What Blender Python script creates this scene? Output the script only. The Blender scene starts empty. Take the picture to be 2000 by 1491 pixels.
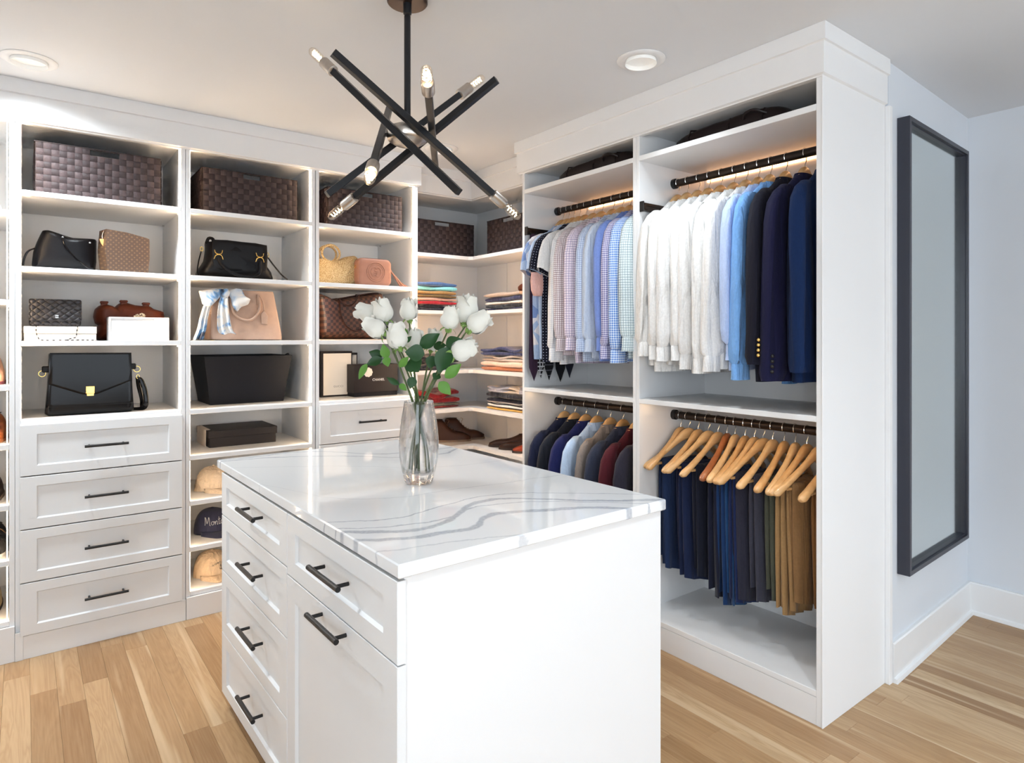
import bpy, bmesh, math, random
from mathutils import Vector, Matrix

SC = bpy.context.scene
COL = SC.collection
PI = math.pi
# ------------------------------------------------------------------ camera
cam_data = bpy.data.cameras.new('camera')
cam = bpy.data.objects.new('camera', cam_data)
COL.objects.link(cam)
cam.location = (0.0, 0.0, 1.355)
cam.rotation_euler = (PI / 2, 0, math.radians(52.62 - 90))
cam_data.sensor_width = 36.0
cam_data.lens = 36.0 * 1250.0 / 2000.0
cam_data.shift_y = -(745.5 - 660.0) / 2000.0
cam_data.clip_start = 0.05
SC.camera = cam
# ------------------------------------------------------------------ view, world, large lights
SC.view_settings.view_transform = 'Standard'
SC.view_settings.look = 'None'
SC.view_settings.gamma = 1.0
SC.view_settings.use_curve_mapping = False
SC.view_settings.exposure = 0.46
try:
    SC.cycles.use_denoising = True
    SC.cycles.use_adaptive_sampling = True
    SC.cycles.adaptive_threshold = .09
    SC.cycles.adaptive_min_samples = 12
    SC.cycles.max_bounces = 8
    SC.cycles.diffuse_bounces = 3
    SC.cycles.glossy_bounces = 4
    SC.cycles.transmission_bounces = 8
    SC.cycles.transparent_max_bounces = 8
    SC.cycles.sample_clamp_indirect = 6.0
    SC.cycles.caustics_refractive = False
    SC.cycles.caustics_reflective = False
except Exception:
    pass
world = bpy.data.worlds.new('daylight')
SC.world = world
world.use_nodes = True
world.node_tree.nodes['Background'].inputs[0].default_value = (0.80, 0.90, 1.0, 1)
world.node_tree.nodes['Background'].inputs[1].default_value = 1.0


def lamp(name, kind, loc, energy, color=(1, 1, 1), rot=(0, 0, 0), **kw):
    d = bpy.data.lights.new(name, kind)
    d.energy = energy
    d.color = color
    for k, v in kw.items():
        setattr(d, k, v)
    o = bpy.data.objects.new(name, d)
    COL.objects.link(o)
    o.location = loc
    o.rotation_euler = rot
    return o


# daylight coming in through the wide opening in the wall behind the photographer
lamp('daylight_through_opening', 'AREA', (1.2, -4.35, 1.30), 58.0, (0.80, 0.90, 1.0),
     (PI / 2, 0, 0), shape='RECTANGLE', size=4.4, size_y=2.2)
lamp('added_side_fill', 'AREA', (-1.56, -1.6, 1.40), 66.0, (0.84, 0.92, 1.0),
     (0, -PI / 2, 0), shape='RECTANGLE', size=1.6, size_y=2.4)  # fill lamp added to brighten the white shirts and far right wall
# ceiling downlights (first three in view; the rest unseen, most added as fill)
DOWN = [(0.019, 3.129), (1.916, 1.679), (1.904, 3.158)]
DOWN_ADDED = [(-0.75, 1.7), (0.02, 0.20), (1.25, 0.10), (-0.45, 3.05), (0.9, -1.6), (-.6, -1.6), (2.4, -1.6), (2.95, -.5)]
POWER = [56, 20, 32, 3, 16, 40, 48, 30, 20, 30, 20]
for i, (x, y) in enumerate(DOWN + DOWN_ADDED):
    lamp('downlight_and_fill_beam', 'SPOT', (x, y, 2.405), POWER[i], (0.85, 0.935, 1.0), (0, 0, 0),
         spot_size=math.radians(158 if i in (0, 6) else 124), spot_blend=0.9, shadow_soft_size=0.06)

# ------------------------------------------------------------------ small helpers
ORD = ['first', 'second', 'third', 'fourth', 'fifth', 'sixth', 'seventh', 'eighth', 'ninth', 'tenth',
       'eleventh', 'twelfth', 'thirteenth', 'fourteenth', 'fifteenth', 'sixteenth']
WLOC = {}


def tag(o, label=None, cat=None, group=None, kind=None):
    if label: o['label'] = label
    if cat: o['category'] = cat
    if group: o['group'] = group
    if kind: o['kind'] = kind
    return o


def thing(name, label, cat, loc=(0, 0, 0), rotz=0.0, group=None):
    o = bpy.data.objects.new(name, None)
    o.empty_display_size = 0.05
    COL.objects.link(o)
    o.location = loc
    o.rotation_euler = (0, 0, rotz)
    WLOC[o.name] = Vector(loc)
    return tag(o, label, cat, group)


def link(name, mesh, parent=None, loc=(0, 0, 0), rot=(0, 0, 0)):
    o = bpy.data.objects.new(name, mesh)
    COL.objects.link(o)
    o.parent = parent
    o.location = loc
    o.rotation_euler = rot
    if parent is not None:
        WLOC[o.name] = WLOC.get(parent.name, Vector((0, 0, 0)))
    else:
        WLOC[o.name] = Vector(loc)
    return o


def sgnpow(c, p):
    return math.copysign(abs(c) ** p, c)


class MB:
    """collects geometry, then becomes ONE mesh object"""

    def __init__(s):
        s.v = []; s.f = []; s.uv = {}; s.mi = {}

    def face(s, idx, uv=None, m=None):
        s.f.append(tuple(idx))
        if uv: s.uv[len(s.f) - 1] = uv
        if m: s.mi[len(s.f) - 1] = m

    def box(s, x0, x1, y0, y1, z0, z1, c=0.0, m=None):
        X = (min(x0, x1), max(x0, x1)); Y = (min(y0, y1), max(y0, y1)); Z = (min(z0, z1), max(z0, z1))
        ctr = Vector(((X[0] + X[1]) / 2, (Y[0] + Y[1]) / 2, (Z[0] + Z[1]) / 2))
        b = len(s.v)
        if c <= 0:
            for i in (0, 1):
                for j in (0, 1):
                    for k in (0, 1):
                        s.v.append((X[i], Y[j], Z[k]))
            for q in ((0, 1, 3, 2), (4, 6, 7, 5), (0, 4, 5, 1), (2, 3, 7, 6), (0, 2, 6, 4), (1, 5, 7, 3)):
                s.face([b + i for i in q], m=m)
            return s
        c = min(c, (X[1] - X[0]) * .45, (Y[1] - Y[0]) * .45, (Z[1] - Z[0]) * .45)
        ix = {}
        for i in (0, 1):
            for j in (0, 1):
                for k in (0, 1):
                    for a in range(3):
                        p = [X[i], Y[j], Z[k]]
                        sg = [1 - 2 * i, 1 - 2 * j, 1 - 2 * k]
                        for t in range(3):
                            if t != a: p[t] += sg[t] * c
                        ix[(i, j, k, a)] = len(s.v)
                        s.v.append(tuple(p))

        def add(keys):
            ids = [ix[k] for k in keys]
            p = [Vector(s.v[i]) for i in ids]
            n = (p[1] - p[0]).cross(p[2] - p[0])
            mid = sum(p, Vector()) / len(p)
            if n.dot(mid - ctr) < 0: ids.reverse()
            s.face(ids, m=m)
        for a in range(3):
            o1, o2 = [t for t in range(3) if t != a]
            for e in (0, 1):
                ks = []
                for (p, q) in ((0, 0), (1, 0), (1, 1), (0, 1)):
                    k = [0, 0, 0]; k[a] = e; k[o1] = p; k[o2] = q
                    ks.append((*k, a))
                add(ks)
            for p in (0, 1):            # edges running along axis a
                for q in (0, 1):
                    ks = []
                    for (e, ax) in ((0, o1), (1, o1), (1, o2), (0, o2)):
                        k = [0, 0, 0]; k[a] = e; k[o1] = p; k[o2] = q
                        ks.append((*k, ax))
                    add(ks)
        for i in (0, 1):
            for j in (0, 1):
                for k in (0, 1):
                    add([(i, j, k, 0), (i, j, k, 1), (i, j, k, 2)])
        return s

    def loft(s, rings, cap0=True, cap1=True, closed=True, m=None):
        n = len(rings[0]); b = len(s.v)
        best = max(rings, key=lambda r: sum((Vector(r[i]) - Vector(r[(i + 1) % n])).length for i in range(n)))
        us = [0.0]
        for i in range(n): us.append(us[-1] + (Vector(best[i]) - Vector(best[(i + 1) % n])).length)
        vs = [0.0]
        for a, c in zip(rings, rings[1:]):
            ca = sum((Vector(p) for p in a), Vector()) / n; cc = sum((Vector(p) for p in c), Vector()) / n
            vs.append(vs[-1] + max((ca - cc).length, 1e-4))
        for r in rings:
            for p in r: s.v.append(tuple(p))
        for i in range(len(rings) - 1):
            for j in range(n if closed else n - 1):
                k = (j + 1) % n
                s.face((b + i * n + j, b + i * n + k, b + (i + 1) * n + k, b + (i + 1) * n + j),
                       uv=((us[j], vs[i]), (us[j + 1], vs[i]), (us[j + 1], vs[i + 1]), (us[j], vs[i + 1])), m=m)
        if closed:
            if cap0: s.face([b + j for j in range(n)][::-1], uv=[(us[j], vs[0]) for j in range(n)][::-1], m=m)
            e = b + (len(rings) - 1) * n
            if cap1: s.face([e + j for j in range(n)], uv=[(us[j], vs[-1]) for j in range(n)], m=m)
        return s

    def tube(s, pts, r, n=8, cap=True, flat=1.0, m=None, up=None):
        """round or flattened tube along a polyline"""
        P = [Vector(p) for p in pts]
        R = r if isinstance(r, (list, tuple)) else [r] * len(P)
        rings = []
        T0 = (P[1] - P[0]).normalized()
        ref = Vector(up) if up else (Vector((0, 0, 1)) if abs(T0.z) < .9 else Vector((1, 0, 0)))
        N = (ref - T0 * ref.dot(T0)).normalized()
        for i, p in enumerate(P):
            T = (P[min(i + 1, len(P) - 1)] - P[max(i - 1, 0)]).normalized()
            N = N - T * N.dot(T)
            N = N.normalized() if N.length > 1e-6 else T.orthogonal().normalized()
            B = T.cross(N)
            rings.append([p + (N * math.cos(2 * PI * k / n) * flat + B * math.sin(2 * PI * k / n)) * R[i] for k in range(n)])
        return s.loft(rings, cap, cap, m=m)

    def cyl(s, a, b, r, n=12, m=None):
        return s.tube([a, b], r, n, m=m)

    def lathe(s, prof, n=24, ctr=(0, 0, 0), cap=False, m=None):
        rings = [[(ctr[0] + r * math.cos(2 * PI * k / n), ctr[1] + r * math.sin(2 * PI * k / n), ctr[2] + z) for k in range(n)] for r, z in prof]
        return s.loft(rings, cap, cap, m=m)

    def grid(s, fn, nu, nv, m=None, su=1.0, sv=1.0):
        b = len(s.v)
        for i in range(nu + 1):
            for j in range(nv + 1):
                s.v.append(tuple(fn(i / nu, j / nv)))
        for i in range(nu):
            for j in range(nv):
                q = lambda a, c: b + a * (nv + 1) + c
                s.face((q(i, j), q(i + 1, j), q(i + 1, j + 1), q(i, j + 1)),
                       uv=((i / nu * su, j / nv * sv), ((i + 1) / nu * su, j / nv * sv), ((i + 1) / nu * su, (j + 1) / nv * sv), (i / nu * su, (j + 1) / nv * sv)), m=m)
        return s

    def prism(s, poly, y0, y1, m=None):
        """polygon in (x, z) extruded along y"""
        return s.loft([[(x, y0, z) for x, z in poly], [(x, y1, z) for x, z in poly]], m=m)

    def puff(s, poly, yc, depth, sub=3, mrings=8, edge=.42, belly=.8, noise=0.0, seed=0, zmin=None):
        """soft cushion-like solid with the outline poly (x, z), thickness depth about y = yc"""
        pts = smooth_poly(poly, sub)
        cx = sum(p[0] for p in pts) / len(pts); cz = sum(p[1] for p in pts) / len(pts)
        rnd = random.Random(seed)
        ph = [rnd.uniform(0, 6.28) for _ in range(6)]
        rings = []
        for k in range(mrings + 1):
            a = PI * (0.03 + 0.94 * k / mrings)
            sc = math.sin(a) ** edge
            y = yc + depth / 2 * sgnpow(math.cos(a), belly) * 1.0
            r = []
            for (x, z) in pts:
                xx = cx + (x - cx) * sc; zz = cz + (z - cz) * sc
                w = noise * (math.sin(28 * xx + 17 * zz + ph[0]) + .7 * math.sin(45 * zz - 30 * xx + ph[1]) + .5 * math.sin(70 * xx + ph[2])) * (1 if y < yc else -1)
                if zmin is not None: zz = max(zz, zmin)
                r.append((xx, y + w, zz))
            rings.append(r)
        b = len(s.v); n = len(pts)
        s.loft(rings)
        return s

    def xf(s, M):
        s.v = [tuple(M @ Vector(p)) for p in s.v]
        return s

    def mesh(s, name, mats, smooth=40, recalc=True):
        me = bpy.data.meshes.new(name)
        me.from_pydata(s.v, [], s.f)
        if s.uv:
            ul = me.uv_layers.new(name='UVMap').data
            for p in me.polygons:
                u = s.uv.get(p.index)
                if u:
                    for li, c in zip(p.loop_indices, u): ul[li].uv = c
        mats = mats if isinstance(mats, (list, tuple)) else [mats]
        for m in mats: me.materials.append(m)
        for i, k in s.mi.items(): me.polygons[i].material_index = k
        if recalc:
            bm = bmesh.new(); bm.from_mesh(me)
            bmesh.ops.recalc_face_normals(bm, faces=bm.faces)
            bm.to_mesh(me); bm.free()
        if smooth:
            me.polygons.foreach_set('use_smooth', [True] * len(me.polygons))
            if smooth < 180: me.set_sharp_from_angle(angle=math.radians(smooth))
        me.update()
        return me

    def build(s, name, mats, parent=None, w=True, smooth=40, recalc=True, loc=None, rot=(0, 0, 0)):
        """w: coordinates were given in world space; shift them into the parent's frame"""
        off = WLOC.get(parent.name, Vector()) if (parent is not None and w) else Vector()
        if off.length: s.v = [(p[0] - off.x, p[1] - off.y, p[2] - off.z) for p in s.v]
        return link(name, s.mesh(name, mats, smooth, recalc), parent, loc or (0, 0, 0), rot)


def smooth_poly(poly, sub):
    """closed Catmull-Rom through the outline"""
    if sub <= 1: return list(poly)
    out = []; n = len(poly)
    for i in range(n):
        p0, p1, p2, p3 = poly[i - 1], poly[i], poly[(i + 1) % n], poly[(i + 2) % n]
        for k in range(sub):
            t = k / sub
            q = []
            for d in (0, 1):
                q.append(.5 * (2 * p1[d] + (p2[d] - p0[d]) * t + (2 * p0[d] - 5 * p1[d] + 4 * p2[d] - p3[d]) * t * t + (3 * p1[d] - p0[d] - 3 * p2[d] + p3[d]) * t ** 3) * 1.0)
            # soften towards the chord so that straight edges stay straight
            l = [p1[d] + (p2[d] - p1[d]) * t for d in (0, 1)]
            out.append((.4 * q[0] + .6 * l[0], .4 * q[1] + .6 * l[1]))
    return out


def curve(pts, sub=4):
    """open Catmull-Rom through 3-D points"""
    P = [Vector(p) for p in pts]; P = [P[0] * 2 - P[1]] + P + [P[-1] * 2 - P[-2]]
    out = []
    for i in range(1, len(P) - 2):
        for k in range(sub):
            t = k / sub
            out.append(.5 * (2 * P[i] + (P[i + 1] - P[i - 1]) * t + (2 * P[i - 1] - 5 * P[i] + 4 * P[i + 1] - P[i + 2]) * t * t + (3 * P[i] - P[i - 1] - 3 * P[i + 1] + P[i + 2]) * t ** 3))
    out.append(P[-2])
    return out


def rrect(x0, x1, z0, z1, r, n=4):
    """rounded rectangle outline (x, z)"""
    o = []
    for cx, cz, a0 in ((x1 - r, z1 - r, 0), (x0 + r, z1 - r, 90), (x0 + r, z0 + r, 180), (x1 - r, z0 + r, 270)):
        for k in range(n + 1):
            a = math.radians(a0 + 90 * k / n)
            o.append((cx + r * math.cos(a), cz + r * math.sin(a)))
    return o


def part(name, parent, mat, x0, x1, y0, y1, z0, z1, c=.0012, smooth=0):
    return MB().box(x0, x1, y0, y1, z0, z1, c).build(name, mat, parent, recalc=False, smooth=smooth)


def text_mesh(txt, size, mat, extrude=.0006, shear=0.0, spacing=1.0):
    cu = bpy.data.curves.new('lettering', 'FONT')
    cu.body = txt; cu.size = size; cu.extrude = extrude; cu.shear = shear
    cu.align_x = 'CENTER'; cu.align_y = 'CENTER'; cu.space_character = spacing; cu.resolution_u = 3
    ob = bpy.data.objects.new('lettering', cu)
    COL.objects.link(ob)
    bpy.context.view_layer.update()
    me = bpy.data.meshes.new_from_object(ob.evaluated_get(bpy.context.evaluated_depsgraph_get()))
    bpy.data.objects.remove(ob); bpy.data.curves.remove(cu)
    me.name = 'lettering'
    me.materials.clear(); me.materials.append(mat)
    return me


# ------------------------------------------------------------------ materials
def nmat(name):
    m = bpy.data.materials.new(name)
    m.use_nodes = True
    nt = m.node_tree
    return m, nt, nt.nodes['Principled BSDF']


def mat(name, col, rough=.5, metal=0.0, noise=.06, nscale=30.0, bump=0.0, bscale=200.0, spec=.5, coat=0.0, sheen=0.0, emit=None, estr=0.0):
    """principled material with a faint procedural mottling of the colour"""
    m, nt, b = nmat(name)
    N, L = nt.nodes, nt.links
    b.inputs['Roughness'].default_value = rough
    b.inputs['Metallic'].default_value = metal
    b.inputs['Specular IOR Level'].default_value = spec
    if coat: b.inputs['Coat Weight'].default_value = coat
    if sheen:
        b.inputs['Sheen Weight'].default_value = sheen
    tc = N.new('ShaderNodeTexCoord')
    tx = N.new('ShaderNodeTexNoise'); tx.inputs['Scale'].default_value = nscale; tx.inputs['Detail'].default_value = 3
    L.new(tc.outputs['Object'], tx.inputs['Vector'])
    mx = N.new('ShaderNodeMix'); mx.data_type = 'RGBA'
    mx.inputs['A'].default_value = (*[max(0, c * (1 - noise)) for c in col], 1)
    mx.inputs['B'].default_value = (*[min(1, c * (1 + noise)) for c in col], 1)
    L.new(tx.outputs['Fac'], mx.inputs['Factor'])
    L.new(mx.outputs['Result'], b.inputs['Base Color'])
    if bump:
        t2 = N.new('ShaderNodeTexNoise'); t2.inputs['Scale'].default_value = bscale; t2.inputs['Detail'].default_value = 2
        L.new(tc.outputs['Object'], t2.inputs['Vector'])
        bp = N.new('ShaderNodeBump'); bp.inputs['Strength'].default_value = bump; bp.inputs['Distance'].default_value = .002
        L.new(t2.outputs['Fac'], bp.inputs['Height']); L.new(bp.outputs['Normal'], b.inputs['Normal'])
    if emit:
        b.inputs['Emission Color'].default_value = (*emit, 1); b.inputs['Emission Strength'].default_value = estr
    return m


def mth(nt, op, a, b=None, c=None):
    n = nt.nodes.new('ShaderNodeMath'); n.operation = op
    for i, x in enumerate((a, b, c)):
        if x is None: continue
        if isinstance(x, (int, float)): n.inputs[i].default_value = x
        else: nt.links.new(x, n.inputs[i])
    return n.outputs[0]


def mixc(nt, fac, a, b):
    n = nt.nodes.new('ShaderNodeMix'); n.data_type = 'RGBA'
    if isinstance(fac, (int, float)): n.inputs['Factor'].default_value = fac
    else: nt.links.new(fac, n.inputs['Factor'])
    for k, x in (('A', a), ('B', b)):
        if isinstance(x, tuple): n.inputs[k].default_value = (*x[:3], 1)
        else: nt.links.new(x, n.inputs[k])
    return n.outputs['Result']


def uvnode(nt, scale=1.0, obj=False):
    tc = nt.nodes.new('ShaderNodeTexCoord')
    sp = nt.nodes.new('ShaderNodeSeparateXYZ')
    nt.links.new(tc.outputs['Object' if obj else 'UV'], sp.inputs[0])
    return sp.outputs


def cloth(name, col, kind=None, col2=(1, 1, 1), p=.012, w=.16, rough=.9, sheen=.08, wrinkle=.35, col3=None, wsc=20.0):
    """woven fabric; checks, stripes and dots are laid out in metres on the cloth's own UV"""
    m, nt, b = nmat(name)
    N, L = nt.nodes, nt.links
    b.inputs['Roughness'].default_value = rough
    b.inputs['Sheen Weight'].default_value = sheen
    b.inputs['Specular IOR Level'].default_value = .25
    tc = N.new('ShaderNodeTexCoord')
    c = col
    if kind:
        u = uvnode(nt)
        fu = mth(nt, 'FRACT', mth(nt, 'MULTIPLY', u[0], 1 / p)); fv = mth(nt, 'FRACT', mth(nt, 'MULTIPLY', u[1], 1 / p))
        if kind == 'check':
            g = mth(nt, 'MAXIMUM', mth(nt, 'LESS_THAN', fu, w), mth(nt, 'LESS_THAN', fv, w))
            c = mixc(nt, g, col, col2)
        elif kind == 'gingham':
            g = mth(nt, 'MULTIPLY', mth(nt, 'ADD', mth(nt, 'LESS_THAN', fu, .5), mth(nt, 'LESS_THAN', fv, .5)), .5)
            c = mixc(nt, g, col, col2)
        elif kind == 'stripe':
            c = mixc(nt, mth(nt, 'LESS_THAN', fu, w), col, col2)
        elif kind == 'hstripe':
            c = mixc(nt, mth(nt, 'LESS_THAN', fv, w), col, col2)
        elif kind == 'dots':
            du = mth(nt, 'SUBTRACT', fu, .5); dv = mth(nt, 'SUBTRACT', fv, .5)
            d = mth(nt, 'ADD', mth(nt, 'MULTIPLY', du, du), mth(nt, 'MULTIPLY', dv, dv))
            c = mixc(nt, mth(nt, 'LESS_THAN', d, w * w), col, col2)
        elif kind == 'patches':
            vo = N.new('ShaderNodeTexVoronoi'); vo.inputs['Scale'].default_value = 1 / p
            L.new(tc.outputs['UV'], vo.inputs['Vector'])
            sp = N.new('ShaderNodeSeparateColor'); L.new(vo.outputs['Color'], sp.inputs[0])
            c = mixc(nt, mth(nt, 'LESS_THAN', sp.outputs[0], .4), col, col2)
            c = mixc(nt, mth(nt, 'GREATER_THAN', sp.outputs[1], .72), c, col3 or col)
    nz = N.new('ShaderNodeTexNoise'); nz.inputs['Scale'].default_value = 120; nz.inputs['Detail'].default_value = 3
    L.new(tc.outputs['Object'], nz.inputs['Vector'])
    f = mth(nt, 'MULTIPLY_ADD', nz.outputs['Fac'], .3, .85)
    hv = N.new('ShaderNodeHueSaturation')
    if isinstance(c, tuple): hv.inputs['Color'].default_value = (*c, 1)
    else: L.new(c, hv.inputs['Color'])
    L.new(f, hv.inputs['Value']); L.new(hv.outputs[0], b.inputs['Base Color'])
    n2 = N.new('ShaderNodeTexNoise'); n2.inputs['Scale'].default_value = wsc; n2.inputs['Detail'].default_value = 4; n2.inputs['Distortion'].default_value = .6
    mp = N.new('ShaderNodeMapping'); mp.inputs['Scale'].default_value = (1.3, 1, .22)
    L.new(tc.outputs['Object'], mp.inputs[0]); L.new(mp.outputs[0], n2.inputs['Vector'])
    bp = N.new('ShaderNodeBump'); bp.inputs['Strength'].default_value = min(1, wrinkle * 1.9); bp.inputs['Distance'].default_value = .03
    L.new(n2.outputs['Fac'], bp.inputs['Height']); L.new(bp.outputs['Normal'], b.inputs['Normal'])
    return m


M = {}
M['lam'] = mat('white_melamine', (.80, .80, .80), .42, noise=.01, nscale=3)
M['draw'] = mat('white_lacquer', (.76, .77, .775), .36, noise=.012, nscale=4)
M['wall'] = mat('pale_grey_wall_paint', (.67, .705, .75), .6, noise=.015, nscale=6, bump=.05, bscale=900)
M['ceil'] = mat('matt_ceiling_paint', (.735, .76, .79), .8, noise=.01, nscale=5)
M['trim'] = mat('white_trim_paint', (.80, .80, .80), .4, noise=.01)
M['black'] = mat('matt_black_metal', (.014, .013, .013), .38, .3, noise=.2)
M['bar'] = mat('black_fixture_metal', (.013, .014, .017), .33, .25, noise=.15)
M['bronze'] = mat('bronze_rod', (.028, .018, .014), .33, .6, noise=.2)
M['nickel'] = mat('brushed_nickel', (.55, .50, .45), .32, 1.0, noise=.08, nscale=90)
M['chrome'] = mat('chrome_wire', (.75, .74, .73), .18, 1.0)
M['gold'] = mat('gold_hardware', (.83, .55, .18), .25, 1.0)
M['led'] = mat('led_strip_diffuser', (1, .93, .82), .5, emit=(1.0, .72, .45), estr=46.0)
M['led2'] = mat('wardrobe_led_diffuser', (1, .9, .75), .5, emit=(1.0, .64, .34), estr=13.0)
M['led3'] = mat('wardrobe_back_led_diffuser', (1, .9, .75), .5, emit=(1.0, .50, .22), estr=5.0)
M['led4'] = mat('corner_led_diffuser', (1, .9, .75), .5, emit=(1.0, .58, .28), estr=46.0)
# ================================================================== the room
CEIL = 2.44
YB = 3.925      # back wall (left-hand units stand against it)
XR = 2.695      # right wall behind the hanging unit
MW0 = Vector((2.700, 1.099)); MW1 = Vector((3.715, 1.146))   # mirror wall


def struct(name, mb, m, parent=None, smooth=0):
    o = mb.build(name, m, parent, smooth=smooth)
    if parent is None: o['kind'] = 'structure'
    return o


def oak():
    m, nt, b = nmat('oak_plank')
    N, L = nt.nodes, nt.links
    tc = N.new('ShaderNodeTexCoord'); oi = N.new('ShaderNodeObjectInfo')
    off = N.new('ShaderNodeVectorMath'); off.operation = 'SCALE'
    cx = N.new('ShaderNodeCombineXYZ')
    r100 = mth(nt, 'MULTIPLY', oi.outputs['Random'], 57.0)
    L.new(r100, cx.inputs[0]); L.new(mth(nt, 'MULTIPLY', oi.outputs['Random'], 31.0), cx.inputs[1])
    add = N.new('ShaderNodeVectorMath'); add.operation = 'ADD'
    L.new(tc.outputs['Object'], add.inputs[0]); L.new(cx.outputs[0], add.inputs[1])
    mp = N.new('ShaderNodeMapping'); mp.inputs['Scale'].default_value = (1, .09, 1)
    L.new(add.outputs[0], mp.inputs[0])
    # cathedral grain: distorted bands along the plank
    nz = N.new('ShaderNodeTexNoise'); nz.inputs['Scale'].default_value = 13; nz.inputs['Detail'].default_value = 3
    nz.inputs['Distortion'].default_value = 1.2
    L.new(mp.outputs[0], nz.inputs['Vector'])
    bands = mth(nt, 'FRACT', mth(nt, 'MULTIPLY', nz.outputs['Fac'], 9.0))
    bands = mth(nt, 'ABSOLUTE', mth(nt, 'SUBTRACT', bands, .5))
    fine = N.new('ShaderNodeTexNoise'); fine.inputs['Scale'].default_value = 150; fine.inputs['Detail'].default_value = 3
    mp2 = N.new('ShaderNodeMapping'); mp2.inputs['Scale'].default_value = (1, .03, 1)
    L.new(add.outputs[0], mp2.inputs[0]); L.new(mp2.outputs[0], fine.inputs['Vector'])
    cr = N.new('ShaderNodeValToRGB')
    e = cr.color_ramp.elements
    e[0].position = 0; e[0].color = (.29, .155, .066, 1)
    e[1].position = 1; e[1].color = (.58, .405, .235, 1)
    for pos, c in ((.25, (.40, .238, .112, 1)), (.5, (.44, .27, .134, 1)), (.75, (.49, .318, .168, 1))):
        k = e.new(pos); k.color = c
    L.new(oi.outputs['Random'], cr.inputs[0])
    c1 = mixc(nt, mth(nt, 'MULTIPLY', bands, .75), cr.outputs[0], (.27, .138, .056))
    c2 = mixc(nt, mth(nt, 'MULTIPLY', mth(nt, 'SUBTRACT', fine.outputs['Fac'], .35), .7), c1, (.60, .42, .24))
    # pale sapwood streaks running along some planks
    sw = N.new('ShaderNodeTexNoise'); sw.inputs['Scale'].default_value = 16; sw.inputs['Detail'].default_value = 2
    mp3 = N.new('ShaderNodeMapping'); mp3.inputs['Scale'].default_value = (1, .035, 1)
    L.new(add.outputs[0], mp3.inputs[0]); L.new(mp3.outputs[0], sw.inputs['Vector'])
    mrs = N.new('ShaderNodeMapRange'); mrs.inputs['From Min'].default_value = .60; mrs.inputs['From Max'].default_value = .68
    L.new(sw.outputs['Fac'], mrs.inputs['Value'])
    c2 = mixc(nt, mth(nt, 'MULTIPLY', mrs.outputs[0], .6), c2, (.68, .52, .335))
    L.new(c2, b.inputs['Base Color'])
    b.inputs['Roughness'].default_value = .38
    b.inputs['Specular IOR Level'].default_value = .4
    bp = N.new('ShaderNodeBump'); bp.inputs['Strength'].default_value = .08; bp.inputs['Distance'].default_value = .001
    L.new(fine.outputs['Fac'], bp.inputs['Height']); L.new(bp.outputs['Normal'], b.inputs['Normal'])
    return m


M['oak'] = oak()
X0, X1, Y0 = -1.40, 3.75, -4.2
floor = struct('floor', MB().box(X0 - .1, X1 + .1, Y0 - .6, YB + .1, -.06, -.012), M['oak'])
rnd = random.Random(11)
PW = .0826
x = -1.30
row = 0
plank_meshes = {}
while x < X1 - .02:
    hid = x < -.40
    ymax = 3.62 if x < 2.30 else 1.16
    y = -.35 + rnd.uniform(-.9, 0)
    if x < -.45: y = 1.2 + rnd.uniform(-.6, 0)
    while y < ymax:
        ln = rnd.choice((.62, .80, .97, 1.14, 1.38))
        key = ln
        if key not in plank_meshes:
            plank_meshes[key] = MB().box(.0002, PW - .0002, .0002, ln - .0002, -.012, 0, .0005).mesh('plank', M['oak'], smooth=0, recalc=False)
        link('plank', plank_meshes[key], floor, (x, y, 0))
        y += ln
    x += PW
    row += 1
struct('ceiling', MB().box(X0 - .1, X1 + .1, Y0 - .6, YB + .1, CEIL, CEIL + .08), M['ceil'])
struct('wall_back', MB().box(X0 - .1, XR + .1, YB, YB + .1, 0, CEIL), M['wall'])
wl = MB()
wl.box(X0 - .1, X0, Y0, -2.85, 0, CEIL); wl.box(X0 - .1, X0, -.35, YB, 0, CEIL); wl.box(X0 - .1, X0, -2.85, -.35, 0, .58); wl.box(X0 - .1, X0, -2.85, -.35, 2.22, CEIL)
struct('wall_left', wl, M['wall'])
wf = MB()
wf.box(X0, X0 + .02, -2.94, -2.85, .49, 2.31, .002); wf.box(X0, X0 + .02, -.35, -.26, .49, 2.31, .002); wf.box(X0, X0 + .02, -2.85, -.35, 2.22, 2.31, .002); wf.box(X0 - .02, X0 + .05, -2.85, -.35, .55, .58, .002)
wf.box(X0 - .06, X0 - .03, -1.62, -1.58, .58, 2.22, .002)
struct('added_window_1', wf, M['trim'])  # unseen window, added so the side fill lamp can shine in
# right wall stub: behind the hanging unit, then the mirror wall turning towards the far right
n_ = Vector((MW1 - MW0)).normalized(); nn = Vector((n_.y, -n_.x))
w = MB()
poly = [(XR, YB), (XR, 1.118), (MW0.x, MW0.y), (MW1.x + .1, MW1.y + .0046), (MW1.x + .1, YB)]
w.v += [(a, b_, 0) for a, b_ in poly] + [(a, b_, CEIL) for a, b_ in poly]
k = len(poly)
for i in range(k): w.face((i, (i + 1) % k, k + (i + 1) % k, k + i))
w.face(range(k)); w.face([k + i for i in range(k)])
struct('wall_right', w, M['wall'])
struct('wall_far_right', MB().box(MW1.x, MW1.x + .1, Y0, MW1.y, 0, CEIL), M['wall'])
fw = MB()
fw.box(X0 - .1, -1.05, Y0 - .1, Y0, 0, CEIL); fw.box(3.45, X1 + .1, Y0 - .1, Y0, 0, CEIL); fw.box(-1.05, 3.45, Y0 - .1, Y0, 2.32, CEIL)
struct('wall_front', fw, M['wall'])
tr = MB()
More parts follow.
